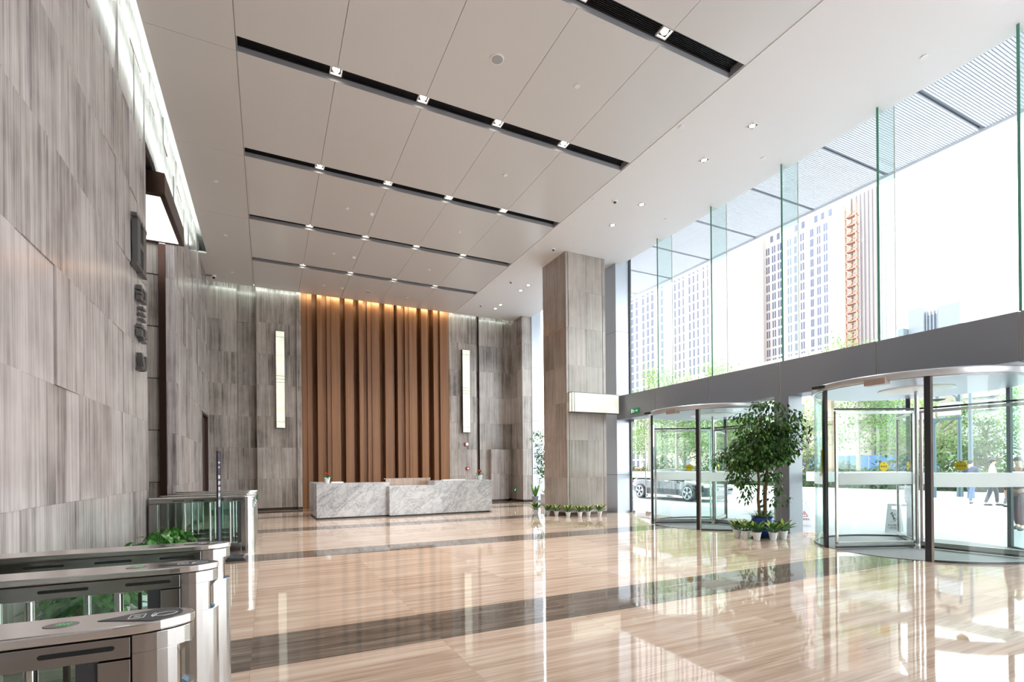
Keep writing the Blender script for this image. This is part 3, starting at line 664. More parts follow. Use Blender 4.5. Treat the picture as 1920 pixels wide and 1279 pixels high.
# --- speed gates (turnstiles): local x from -1.62 (wall end) to 0 (rounded end)
def plan(x0, x1, w, n=14, a=None):
    a = a or w*.95; h = w/2
    return [(x0, -h), (x1-a, -h)]+[(x1-a+a*math.sin(PI*(i+1)/(n+1)), -h*math.cos(PI*(i+1)/(n+1))) for i in range(n)]+[(x1-a, h), (x0, h)]
def gate(name, lab, group, w=.19, L=1.6, wz0=.2, detail=True):
    r = thing(name, lab, 'turnstile', (0, 0, 0), 0, group); h = w/2
    MB().prism(plan(-L, 0, w+.012), 1.02, 1.05).build('top_cap', STEEL_T, r, bevel=.006)
    b = MB()
    S0 = plan(-.148, -.004, w, a=.143)
    b.prism(S0, 0, .83); b.prism(S0, .965, 1.018); b.prism([(min(p[0], -.036), p[1]) for p in S0], .83, .965)
    b.build('end_post', STEEL_V, r, bevel=.0015)
    b = MB(); b.prism([(-.036, .965), (-.006, .965), (-.036, .935)], -h*.42, h*.42, 'y'); b.build('notch_lip', STEEL_V, r)
    b = MB(); b.box(-.036, -.033, -h*.4, h*.4, .84, .935); b.build('sensor_panel', mat('smoked_sensor_panel', srgb(120, 112, 100), .2), r)
    b = MB(); b.prism([(-.036, .83), (-.02, .83), (-.036, .844)], -h*.2, h*.2, 'y'); b.build('indicator_light', mat('slate_blue_lens', srgb(108, 140, 165), .2), r)
    b = MB()
    b.box(-L, -.152, -h, h, .955, 1.015); b.box(-.23, -.152, -h, h, 0, .95); b.box(-L, -L+.12, -h, h, 0, .935); b.box(-L+.12, -.23, -h, h, 0, wz0)
    b.build('body_frame', STEEL, r, bevel=.002)
    b = MB()
    for k in range(4):
        xc = -.275-.303*k
        if xc < -L+.15: break
        for s in (-1, 1):
            pts = [(xc-.079+.0068*math.cos(a), .988+.0068*math.sin(a)) for a in [PI/2+PI*i/6 for i in range(7)]]+[(xc+.079+.0068*math.cos(a), .988+.0068*math.sin(a)) for a in [-PI/2+PI*i/6 for i in range(7)]]
            b = MB(); b.prism(pts, s*(h-.004), s*(h+.0015), 'y'); b.build('sensor_slot', BLACKM, r)
    b = MB(); b.box(-.28, -.23, -h+.006, -h+.014, wz0, .953); b.box(-.28, -.23, h-.014, h-.006, wz0, .953); b.build('dark_end_panel', ALU_D, r)
    b = MB()
    for s in (-1, 1): b.box(-L+.13, -.28, s*(h-.01)-.003, s*(h-.01)+.003, wz0, .953)
    b.build('side_glass', GLASS_T, r)
    b = MB()
    for x in (-.405, -.72, -1.1): b.tube([(x, 0, wz0), (x, 0, .935)], .018, 12)
    b.build('rotor_post', CHROME, r, smooth=True)
    b = MB(); b.box(-.7, -.43, -.006, .006, wz0+.02, .9); b.build('glass_flap', GLASS_T, r); MB().box(-.33, -.318, -.01, .01, wz0+.02, .93).build('flap_edge', BLACK, r)
    if detail:
        n = 16; pts = [(-.25, -h*.05)]+[(-.105+.072*math.sin(PI*i/n), -h*.78*math.cos(PI*i/n)) for i in range(n+1)]
        b = MB(); b.prism(pts, 1.0502, 1.0516); b.build('card_reader_pad', mat('dark_grey_pad', srgb(72, 76, 82), .35), r)
        b = MB(); z = 1.052
        f_ = lambda u, v: (-.105+(u+.15)*.55, v*.9, z)
        for p, q in (((-.27, -.03), (-.2, -.03)), ((-.2, -.03), (-.2, .02)), ((-.2, .02), (-.27, .02)), ((-.27, .02), (-.27, -.03)), ((-.25, -.012), (-.22, -.012)), ((-.25, .002), (-.22, .002))): b.bar(f_(*p), f_(*q), .0025, .0008)
        for k in range(3):
            R = .012+.009*k; pts = [f_(-.175+R*math.cos(a), -.005+R*math.sin(a)) for a in [-1.1+2.2*i/6 for i in range(7)]]
            for i in range(6): b.bar(pts[i], pts[i+1], .002, .0008)
        hp = [(-.14, -.025), (-.1, -.03), (-.06, -.018), (-.045, 0), (-.06, .012), (-.1, .02), (-.14, .012), (-.15, -.005), (-.14, -.025)]
        for i in range(8): b.bar(f_(*hp[i]), f_(*hp[i+1]), .0025, .0008)
        b.build('hand_and_card_symbol', WHITE, r)
        b = MB(); b.prism([(-.336+.042*math.cos(2*PI*i/24), .03*math.sin(2*PI*i/24)) for i in range(24)], 1.0502, 1.0514); b.build('status_window', mat('dark_status_window', srgb(110, 112, 110), .15), r)
        b = MB(); z = 1.0522
        for i in range(4): b.bar((-.345+.009*i, -.012, z), (-.34+.009*i, .01, z), .0022, .0006)
        b.build('green_arrow', mat('green_led', (.1, .8, .2, 1), .4, emit=(.1, .9, .25), es=.012), r)
    return r
g0 = gate('turnstile', 'brushed steel turnstile nearest to the viewer, with a hand and card symbol on its top', 'turnstiles in the near row')
g0.location = (-.215, 1.915, 0)
dup(g0, (-.222, 2.905, 0), 0, 'brushed steel turnstile in the near row, second from the viewer')
dup(g0, (-.215, 3.66, 0), 0, 'brushed steel turnstile in the near row, third from the viewer')
g1 = gate('turnstile', 'steel turnstile in the far row, first and fully seen with its glass side', 'turnstiles in the far row', w=.2, wz0=.2, detail=False)
g1.location = (-.21, 10.45, 0)
for y, t in ((11.35, 'second'), (12.25, 'third'), (13.15, 'fourth and farthest')): dup(g1, (-.21, y, 0), 0, f'steel turnstile in the far row, {t} from the viewer, mostly hidden')

# --- banner stand seen almost edge-on
r = thing('banner_stand', 'slim dark blue notice stand seen nearly edge-on in front of the far turnstiles', 'sign stand', (-.74, 9.8, 0))
x0, y0, y1 = -.745, 9.55, 10.12
b = MB(); b.box(x0-.012, x0+.012, y0, y0+.02, .05, 1.83); b.box(x0-.012, x0+.012, y1-.02, y1, .05, 1.83); b.box(x0-.012, x0+.012, y0+.02, y1-.02, 1.81, 1.83); b.build('frame', BLACK, r)
MB().box(x0-.006, x0+.006, y0+.02, y1-.02, .1, 1.81).build('poster', mat('dark_blue_poster', srgb(62, 68, 100), .3), r)
b = MB(); random.seed(8)
for i, (z, w) in enumerate(((1.66, .3), (1.58, .2), (1.4, .4), (1.3, .42), (1.2, .4), (1.1, .36), (.98, .44), (.93, .3))):
    n = 4 if w > .35 else 6
    for k in range(n): 
        yc = (y0+y1)/2-w/2+w*(k+.5)/n; b.box(x0+.0065, x0+.008, yc-w/n*.35, yc+w/n*.35, z-.03, z+.03 if i > 1 else z)
b.build('print', PLASTIC, r)
b = MB(); b.prism([(x0-.2, 0), (x0+.42, 0), (x0+.38, .05), (x0+.12, .07), (x0+.03, .16), (x0-.03, .16), (x0-.1, .05), (x0-.2, .03)], y0-.02, y1-.2, 'y'); b.build('base', ALU_D, r, bevel=.01)

# --- raised metal characters on the left wall
r = thing('wall_lettering', 'column of raised dark grey metal characters high on the left stone wall', 'sign', (XL, 10, 3.1))
def gl(bars, y0, y1, z0, z1, n):
    b = MB()
    for bar in bars:
        P = [(y0+(y1-y0)*u, z0+(z1-z0)*v) for u, v in bar]
        b.prism(P, XL+.01, XL+.085, 'x')
    b.build('character', DG, r, bevel=.002)
DG = mat('dark_grey_painted_metal', srgb(92, 92, 92), .4, .3)
R4 = lambda a, b_, c, d: [(a, c), (b_, c), (b_, d), (a, d)]
gl([R4(.08, .36, .08, .92), R4(.64, .92, .08, .92), R4(.36, .64, .44, .56), R4(0, .46, 0, .07), R4(.54, 1, 0, .07), R4(0, .46, .93, 1), R4(.54, 1, .93, 1)], 9.42, 10.14, 4.68, 5.48, 0)
gl([R4(0, .3, .7, 1), R4(.05, .45, .4, .62), R4(0, .3, .0, .32), R4(.45, 1, .82, 1), R4(.45, 1, .1, .26), R4(.7, 1, .26, .82)], 9.68, 10.1, 4.22, 4.45, 0)
gl([R4(.2, .9, .84, 1), R4(.2, .9, .42, .58), R4(.2, .9, 0, .16)], 9.76, 10.06, 3.93, 4.15, 0)
gl([R4(0, .5, .75, 1), R4(.6, 1, .3, .9), R4(0, .3, .2, .66), R4(.3, .6, .1, .3), R4(.4, 1, 0, .14)], 9.68, 10.1, 3.6, 3.84, 0)
gl([[(0, 1), (.28, 1), (.7, .2), (.55, 0), (.36, 0)], [(.0, .18), (.4, .18), (.6, 0), (.1, 0)], [(.72, 1), (1, 1), (1, .3), (.8, .1)]], 9.68, 10.1, 3.12, 3.38, 0)

# --- revolving doors (built around the origin, entrance towards -x)
def arc(R, a0, a1, n): return [(R*math.cos(math.radians(a0+(a1-a0)*i/n)), R*math.sin(math.radians(a0+(a1-a0)*i/n))) for i in range(n+1)]
def ringseg(b, R0, R1, a0, a1, z0, z1, n=28, m=0):
    P = arc(R0, a0, a1, n); Q = arc(R1, a0, a1, n)
    for i in range(n): b.prism([Q[i], Q[i+1], P[i+1], P[i]][::-1], z0, z1, m=m)
def curved(b, R0, R1, a0, a1, z0, z1, n=28):
    P = arc(R0, a0, a1, n); Q = arc(R1, a0, a1, n); vs = []; fs = []
    for p, q in zip(P, Q): vs += [(*p, z0), (*p, z1), (*q, z1), (*q, z0)]
    for i in range(n):
        k = i*4; fs += [(k, k+1, k+5, k+4), (k+2, k+3, k+7, k+6), (k+1, k+2, k+6, k+5), (k+3, k, k+4, k+7)]
    fs += [(0, 3, 2, 1), (4*n, 4*n+1, 4*n+2, 4*n+3)]
    b.add(vs, fs)
def revolving(lab, wings, loc):
    R = 1.58; r = thing('revolving_door', lab, 'revolving door', (0, 0, 0), 0, 'revolving entrance doors')
    for a0, a1 in ((30, 150), (210, 330)):
        b = MB(); curved(b, R-.012, R, a0, a1, .03, 2.83); b.build('curved_glass', GLASS_G, r, smooth=True)
        b = MB(); curved(b, R-.03, R+.012, a0, a1, 0, .035); b.build('bottom_rail', ALU_D, r)
        b = MB(); curved(b, R+.002, R+.004, a0, a1, 1.15, 1.36); b.build('frosted_band', BAND, r)
    for a in (30, 150, 210, 330):
        c, s = math.cos(math.radians(a)), math.sin(math.radians(a)); b = MB()
        b.bar(((R-.005)*c, (R-.005)*s, 0), ((R-.005)*c, (R-.005)*s, 2.85), .075, .05, up=(c, s, 0)); b.build('door_post', ALU_D if a in (30, 330) else BLACK, r, bevel=.003)
        if a in (150, 210):
            k = 1 if a == 210 else -1; a2 = math.radians(a+k*1.9); b = MB(); c, s = math.cos(a2), math.sin(a2)
            b.bar(((R-.005)*c, (R-.005)*s, 0), ((R-.005)*c, (R-.005)*s, 2.85), .03, .045, up=(c, s, 0)); b.build('post_trim', STEEL_V, r)
    b = MB(); b.lathe(0, 0, [(R-.02, 2.86), (R+.03, 2.86), (R+.04, 2.88), (R+.04, 2.95), (R+.02, 2.97), (0, 2.97)], 64); b.build('canopy_ring', mat('bright_canopy_metal', srgb(200, 202, 204), .3, .6), r, smooth=True)
    b = MB(); b.lathe(0, 0, [(0, 2.85), (R-.02, 2.85), (R-.02, 2.86), (0, 2.86)], 64); b.build('canopy_ceiling', ALU, r)
    b = MB(); b.box(-R-.045, -R+.1, -.34, -.02, 2.8, 2.9); b.build('operator_cover', mat('pinkish_metal_cover', srgb(176, 156, 146), .4, .4), r, bevel=.004)
    b = MB(); b.box(-R*.9-.03, -R*.9+.08, .74, .98, 2.9, 2.955); b.build('motion_sensor', BLACK, r, bevel=.01)
    b = MB(); b.lathe(0, 0, [(.5, 2.82), (.56, 2.835), (.56, 2.85)], 40); b.build('centre_light_ring', mat('pale_lit_ring', (1, 1, 1, 1), .5, emit=(1, .97, .85), es=.02), r)
    b = MB(); b.tube([(0, 0, .02), (0, 0, 2.85)], .028, 14); b.build('centre_shaft', STEEL_V, r, smooth=True)
    b = MB(); b.lathe(0, 0, [(0, 0), (.16, 0), (.16, .015), (.07, .03), (.05, .07), (0, .07)], 24); b.build('floor_bearing', CHROME, r, smooth=True)
    b = MB(); b.lathe(0, 0, [(0, .004), (R-.03, .004), (R-.03, .006), (0, .006)], 48); b.build('entrance_mat', mat('grey_ribbed_mat', srgb(120, 120, 122), .7), r)
    for a in wings:
        c, s = math.cos(math.radians(a)), math.sin(math.radians(a)); q = R-.06
        fr = MB()
        def rail(d0, d1, z, hh, w=.04): fr.bar((d0*c, d0*s, z), (d1*c, d1*s, z), w, hh)
        rail(.05, q, .09, .075); rail(.05, q, 2.44, .05); 
        for d in (q-.02, .07): fr.bar((d*c, d*s, .09), (d*c, d*s, 2.44), .04, .04, up=(c, s, 0))
        w = fr.build('door_wing', STEEL_V, r, bevel=.002)
        g = MB(); g.bar((.09*c, .09*s, 1.27), ((q-.04)*c, (q-.04)*s, 1.27), .012, 2.27); g.build('wing_glass', GLASS, w)
        g = MB(); g.bar((.05*c, .05*s, 2.5), (q*c, q*s, 2.5), .03, .03); g.bar((.05*c, .05*s, .035), (q*c, q*s, .035), .03, .03); g.build('brush_seal', BLACK, w)
        g = MB(); g.bar((.1*c, .1*s, 1.25), ((q-.05)*c, (q-.05)*s, 1.25), .016, .21); g.build('frosted_band', BAND, w)
        n = Vector((-s, c, 0)); P = Vector((.62*c, .62*s, 1.47)); g = MB()
        ring = [P+Vector((c, s, 0))*.085*math.cos(2*PI*i/24)+Vector((0, 0, .085*math.sin(2*PI*i/24))) for i in range(24)]
        g.add([x+n*.009 for x in ring]+[x-n*.009 for x in ring], [tuple(range(24)), tuple(range(47, 23, -1))]+[(i, 24+i, 24+(i+1) % 24, (i+1) % 24) for i in range(24)]); g.build('yellow_sticker', YELL, w)
        g = MB(); 
        for k in range(4):
            u = -.055+.032*k
            for dz in (-.008, .008): g.bar(P+Vector((c, s, 0))*u+Vector((0, 0, dz)), P+Vector((c, s, 0))*(u+.02)+Vector((0, 0, dz)), .021, .007)
            g.bar(P+Vector((c, s, 0))*(u+.01)+Vector((0, 0, -.016)), P+Vector((c, s, 0))*(u+.01)+Vector((0, 0, .018)), .021, .005, up=(c, s, 0))
        g.bar(P+Vector((0, 0, .045)), P+Vector((0, 0, .06)), .021, .012, up=(c, s, 0)); g.build('sticker_writing', INK, w)
    # striped warning label beside the entrance post
    a = math.radians(144); c, s = math.cos(a), math.sin(a); b = MB()
    b.bar(((R-.02)*c, (R-.02)*s, 1.3), ((R-.02)*c, (R-.02)*s, 1.78), .09, .006, up=(c, s, 0)); w = b.build('warning_label', YELL, r)
    g = MB()
    for k in range(5): g.bar(((R-.026)*c, (R-.026)*s, 1.315+.1*k), ((R-.026)*c, (R-.026)*s, 1.36+.1*k), .09, .008, up=(c, s, 0))
    for k in range(4): 
        zz = 1.385+.1*k; g.bar(((R-.026)*c, (R-.026)*s, zz-.012), ((R-.026)*c, (R-.026)*s, zz+.012), .03, .008, up=(c, s, 0))
    g.build('label_print', INK, w)
    r.location = loc; return r
revolving('large glass revolving door on the right, nearer to the viewer', (157, 37, 277), (10.52, 4.95, 0))
revolving('glass revolving door beside the stone column, farther from the viewer', (152, 30, 270), (10.52, 9.55, 0))

# --- plants
def pot_prof(r0, r1, h): return [(0, 0), (r0, 0), (r1, h*.92), (r1+.006, h*.93), (r1+.006, h), (r1-.006, h), (r1-.012, h*.88), (0, h*.88)]
def dieff(seed):
    random.seed(seed); r = thing('dumb_cane_plant', 'x', 'potted plant', (0, 0, 0))
    MB().lathe(0, 0, pot_prof(.052, .08, .15), 24).build('pot', PLASTIC, r, smooth=True)
    MB().lathe(0, 0, [(0, .134), (.07, .134)], 16).build('soil', SOIL, r)
    b = MB()
    for i in range(17):
        a = i*2.4+random.uniform(-.3, .3); e = [2.2, 1.6, 1.1, .75, .5][min(4, i//4)]; L = random.uniform(.16, .24)*(1.1 if i < 8 else .95)
        d = Vector((math.cos(a), math.sin(a), e)).normalized(); p0 = Vector((.02*math.cos(a), .02*math.sin(a), .13)); p1 = p0+d*random.uniform(.05, .1)
        b.tube([p0, p1], .004, 5, 1); yel = i < 11
        b.leaf(p1, (d+Vector((0, 0, -.15))), (0, 0, 1), L, .085, 1, .22, .2)
        if yel: b.leaf(p1+Vector((0, 0, .003))+d*.02, (d+Vector((0, 0, -.15))), (0, 0, 1), L*.86, .056, 0, .22, .2)
    b.build('leaves', [DIEF_Y, DIEF_G], r); return r
D = [dieff(3), dieff(9), dieff(21)]
colpots = [((7.72, 14.15), 'farthest left, partly behind its neighbour'), ((8.0, 13.85), 'second from left'), ((8.1, 13.5), 'third from left'), ((8.25, 13.06), 'at the front left corner'), ((8.57, 12.9), 'just right of the corner'), ((8.88, 12.9), 'second from right'), ((9.2, 12.76), 'rightmost')]
used = [False]*3
def put(k, loc, rz, lab, grp, sc=1):
    if not used[k]:
        used[k] = True; o = D[k]; o.location = loc; o.rotation_euler = (0, 0, rz); o['label'] = lab; o['group'] = grp; o.scale = (sc,)*3
    else: dup(D[k], loc, rz, lab, grp, sc)
for i, ((x, y), t) in enumerate(colpots): put(i % 3, (x, y, 0), i*1.3, f'white-potted yellow-leaved plant by the stone column, {t}', 'small plants around the stone column', 1.0 if i else 1.12)
for i, ((x, y), t) in enumerate((((8.93, 7.48), 'leftmost'), ((8.86, 7.22), 'second from left'), ((8.88, 6.97), 'front centre'), ((9.14, 6.8), 'right of the front one'), ((9.5, 6.84), 'rightmost'))):
    put((i+1) % 3, (x, y, 0), i*1.7+.4, f'white-potted yellow-leaved plant around the blue tree pot, {t}', 'small plants around the blue pot', 1.08)

def crown(b, n, fn, size, m=(0,), wd=.5, seed=1):
    random.seed(seed)
    for i in range(n):
        p, out = fn(); d = Vector(out)+Vector((random.uniform(-.7, .7), random.uniform(-.7, .7), random.uniform(-.9, .2)))
        if d.length < .01: d = Vector((0, 0, -1))
        L = size*random.uniform(.75, 1.25); b.leaf(p, d, (random.uniform(-.4, .4), random.uniform(-.4, .4), 1), L, L*wd, random.choice(m))
def blob(c, rx, ry, rz, shell=.55):
    while True:
        v = Vector((random.uniform(-1, 1), random.uniform(-1, 1), random.uniform(-1, 1)))
        if shell < v.length < 1: break
    return Vector((c[0]+v.x*rx, c[1]+v.y*ry, c[2]+v.z*rz)), v
tx, ty = 9.38, 7.22
r = thing('potted_ficus_tree', 'tall leafy indoor tree with two trunks in a blue pot between the revolving doors', 'potted tree', (tx, ty, 0))
MB().lathe(tx, ty, [(0, .02), (.15, .02), (.2, .08), (.245, .22), (.235, .34), (.21, .41), (.225, .44), (.2, .44), (.19, .38), (0, .38)], 36).build('pot', BLUEPOT, r, smooth=True)
MB().lathe(tx, ty, [(0, 0), (.2, 0), (.27, .035), (.255, .035), (.19, .012), (0, .012)], 36).build('saucer', mat('dark_green_saucer', srgb(40, 70, 66), .3), r, smooth=True)
MB().lathe(tx, ty, [(0, .4), (.2, .4)], 20).build('soil', SOIL, r)
b = MB(); U = rgt
def tp(a, z, dy=0): return Vector((tx, ty, z))+U*a+Vector((0, dy, 0))
b.tube([tp(-.05, .38), tp(-.09, .8), tp(-.07, 1.2), tp(-.1, 1.6), tp(-.2, 2.0)], [.035, .03, .027, .02, .012], 10)
b.tube([tp(.05, .38), tp(.06, .9), tp(.1, 1.35), tp(.12, 1.7), tp(.2, 2.2), tp(.15, 2.7)], [.042, .036, .032, .026, .016, .006], 10)
random.seed(4)
for i in range(26):
    a0 = tp(random.uniform(-.1, .15), random.uniform(1.3, 1.9)); e = tp(random.uniform(-.75, .8), random.uniform(1.3, 2.7), random.uniform(-.5, .5)); mm = (a0+e)/2+Vector((0, 0, .12))
    b.tube([a0, mm, e], [.012, .008, .003], 6)
for q in ((-.6, 1.05), (-.45, .8), (.45, .9), (.5, .7), (-.75, 1.5), (.8, 2.35)): b.tube([tp(q[0]*.3, 1.35), tp(q[0]*.8, (q[1]+1.45)/2), tp(q[0], q[1])], [.008, .005, .002], 6)
b.build('trunks', BARK, r, smooth=True)
b = MB()
BL = [((.0, 1.85), (.62, .5, .42), 1500, .5), ((.3, 1.95), (.5, .45, .45), 800, .5), ((-.3, 1.75), (.5, .45, .4), 800, .5), ((.05, 2.3), (.62, .4, .3), 480, .2), ((.42, 2.45), (.5, .35, .28), 240, .2), ((-.25, 2.55), (.4, .3, .13), 110, .1), ((.15, 2.78), (.42, .2, .12), 120, .1),
      ((-.5, 1.35), (.25, .25, .25), 190, .2), ((-.35, 1.1), (.22, .2, .2), 90, .1), ((.2, 1.3), (.25, .2, .14), 110, .1), ((.33, 1.02), (.1, .1, .14), 34, .1), ((-.85, 1.72), (.16, .14, .13), 46, .1), ((-1.0, 1.6), (.08, .1, .12), 16, .1), ((.88, 2.2), (.2, .12, .22), 50, .1), ((.72, 2.6), (.16, .12, .12), 24, .1), ((.42, .78), (.22, .15, .14), 30, .1), ((-.35, .85), (.15, .12, .12), 26, .1), ((.1, .9), (.3, .2, .25), 34, .1)]
random.seed(12)
for (a, z), R3, n, sh in BL:
    c = tp(a, z); crown(b, int(n*1.0), lambda: (lambda v: (c+U*v.x*R3[0]+fwd*v.y*R3[1]+Vector((0, 0, v.z*R3[2])), U*v.x+fwd*v.y+Vector((0, 0, v.z-.6))))(blob((0, 0, 0), 1, 1, 1, sh)[1]), .088, (0, 0, 0, 1), .52, seed=int(a*100+z*1000+n))
b.build('foliage', [FICUS, FICUS_L], r)
b = MB(); random.seed(6)
for i in range(120):
    a = random.uniform(0, 2*PI); q = random.uniform(0, .17)
    b.strap((tx+q*math.cos(a), ty+q*math.sin(a), .4), (math.cos(a), math.sin(a), random.uniform(.6, 2)), random.uniform(.22, .42), .014, .28, 5)
b.build('spider_plant', SPID, r)
# tall plant left of the column
px, py = 10.42, 18.2
r = thing('potted_ficus_tree', 'tall slender indoor tree in a pale square pot behind the stone column', 'potted tree', (px, py, 0))
b = MB(); b.prism([(px-.17, py-.17), (px+.17, py-.17), (px+.17, py+.17), (px-.17, py+.17)], 0, .42); b.build('pot', PLASTIC, r, bevel=.01)
b = MB(); b.tube([(px, py, .42), (px-.05, py, 1.1), (px-.02, py, 1.9), (px+.05, py, 2.9)], [.03, .026, .02, .006], 8); b.tube([(px+.05, py, .42), (px+.12, py, 1.2), (px+.1, py, 2.2)], [.03, .022, .01], 8)
for i in range(10):
    z = random.uniform(1.4, 2.7); b.tube([(px, py, z-.3), (px+random.uniform(-.5, .3), py+random.uniform(-.3, .3), z)], [.008, .003], 6)
b.build('trunk', BARK, r, smooth=True)
b = MB()
for c, R3, n in (((px-.05, py, 2.2), (.45, .4, .6), 620), ((px-.1, py, 1.5), (.42, .35, .35), 330), ((px-.2, py, 2.95), (.4, .3, .15), 110), ((px-.6, py, 2.75), (.14, .12, .14), 24), ((px-.25, py, 1.0), (.14, .12, .15), 20), ((px+.2, py, 1.9), (.3, .3, .8), 400)):
    crown(b, n, lambda: blob(c, *R3, .1), .095, (0, 1, 1), .5, seed=n)
b.build('foliage', [FICUS, FICUS_L], r)
b = MB()
for i in range(40):
    a = random.uniform(0, 2*PI); b.strap((px+.1*math.cos(a), py+.1*math.sin(a), .42), (math.cos(a), math.sin(a), 1.6), random.uniform(.2, .4), .02, .2, 5)
b.build('undergrowth', SPID, r)
px, py = 10.05, 18.45
r = thing('snake_plant', 'upright broad-leaved green plant in a small grey pot left of the square pot', 'potted plant', (px, py, 0))
MB().lathe(px, py, pot_prof(.09, .13, .32), 24).build('pot', mat('grey_pot', srgb(140, 146, 160), .4), r, smooth=True)
b = MB()
for i in range(11):
    a = i*2.4; b.strap((px+.03*math.cos(a), py+.03*math.sin(a), .28), (math.cos(a)*.35, math.sin(a)*.35, 1), random.uniform(.4, .75), .1, .03, 6)
b.build('leaves', FICUS_L, r)
# pothos pots along the left wall
random.seed(31)
def pothos(seed):
    random.seed(seed); r = thing('pothos_plant', 'x', 'potted plant', (0, 0, 0))
    MB().lathe(0, 0, pot_prof(.1, .15, .26), 28).build('pot', PLASTIC, r, smooth=True)
    MB().lathe(0, 0, [(0, 0), (.15, 0), (.19, .03), (.18, .03), (.145, .01), (0, .01)], 28).build('saucer', PLASTIC, r, smooth=True)
    b = MB()
    for i in range(170):
        v, out = blob((0, 0, .43), .3, .3, .27, .3)
        if v.z < .24 and math.hypot(v.x, v.y) < .17: continue
        d = Vector((out.x, out.y, random.uniform(-.9, .1))); L = random.uniform(.1, .17); b.leaf(v, d, (0, 0, 1), L, L*.72, 0, .15, .25)
        b.tube([(0, 0, .24), v], .003, 4, 0, False)
    b.build('leaves', POTHOS, r); return r
PT = [pothos(2), pothos(7)]
ordn = ['closest to the viewer', 'second', 'third', 'fourth', 'fifth', 'sixth, farthest along the wall']
for i, y in enumerate((5.35, 6.1, 6.85, 7.55, 8.25, 8.9)):
    lab = f'leafy green pothos in a white pot by the left wall, {ordn[i]}'
    if i < 2: PT[i].location = (-1.36, y, 0); PT[i]['label'] = lab; PT[i]['group'] = 'pothos pots along the left wall'
    else: dup(PT[i % 2], (-1.36+.03*(i % 3), y, 0), i*1.1, lab)
# ================================================================ OUTSIDE
def pave_mat():
    m = mat('pale_plaza_paving', srgb(222, 222, 224), .6); t = NT(m); x, y, z = t.pos()
    br = t.n('ShaderNodeTexBrick', offset=.5); t.l(t.comb(x, y, 0), br.inputs['Vector'])
    for k, v in (('Color1', srgb(184, 184, 187)), ('Color2', srgb(172, 172, 177)), ('Mortar', srgb(140, 140, 146)), ('Scale', 1), ('Mortar Size', .012), ('Brick Width', 1.2), ('Row Height', .6)): br.inputs[k].default_value = v
    t.l(br.outputs['Color'], t.b.inputs['Base Color']); return m
b = MB(); b.box(10.98, 30.6, -60, 120, -.08, -.02); b.box(10.98, 14.9, -60, 120, -.02, -.012, m=1)
struct('floor_plaza', b, [pave_mat(), mat('grey_paving_strip', srgb(146, 147, 154), .5)])
b = MB(); b.box(30.6, 420, -200, 400, -.1, -.03); struct('floor_street', b, mat('grey_asphalt', srgb(120, 120, 122), .8))
b = MB(); b.box(30.2, 30.6, -20, 60, -.02, .14); struct('trim_kerb', b, mat('pale_granite_kerb', srgb(215, 215, 215), .6))
# hedge
HG = leafmat('hedge_leaf', srgb(70, 92, 58), srgb(116, 130, 96), .6, 3)
HP = leafmat('purple_hedge_leaf', srgb(66, 52, 58), srgb(92, 82, 78), .6, 3)
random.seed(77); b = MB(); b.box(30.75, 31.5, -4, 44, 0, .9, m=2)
for i in range(15000):
    y = random.uniform(-4, 44); f_ = random.random()
    p = (30.7+random.uniform(-.08, .1), y, random.uniform(.02, 1.05)) if f_ < .6 else (random.uniform(30.7, 31.6), y, random.uniform(.9, 1.1))
    b.leaf(p, (random.uniform(-1, .2), random.uniform(-1, 1), random.uniform(-.5, 1)), (0, 0, 1), .16, .09, 1 if (y < 15 and p[2] < .75 and random.random() < .7) else 0)
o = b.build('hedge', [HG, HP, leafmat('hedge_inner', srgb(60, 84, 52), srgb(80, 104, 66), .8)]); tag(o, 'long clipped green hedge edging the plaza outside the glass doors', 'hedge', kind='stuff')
b = MB(); random.seed(78)
for i in range(11000):
    y = random.uniform(-4, 50); hmax = 1.75+.45*math.sin(y*.9)+.3*math.sin(y*2.3)
    b.leaf((random.uniform(33.0, 34.6), y, random.uniform(.5, hmax)), (random.uniform(-1, .2), random.uniform(-1, 1), random.uniform(-.5, 1)), (0, 0, 1), .3, .17, 0)
o = b.build('shrubs', [leafmat('street_shrub_leaf', srgb(86, 114, 70), srgb(132, 152, 104), .6, 1)]); tag(o, 'loose band of leafy shrubs growing behind the clipped hedge', 'shrubs', kind='stuff')
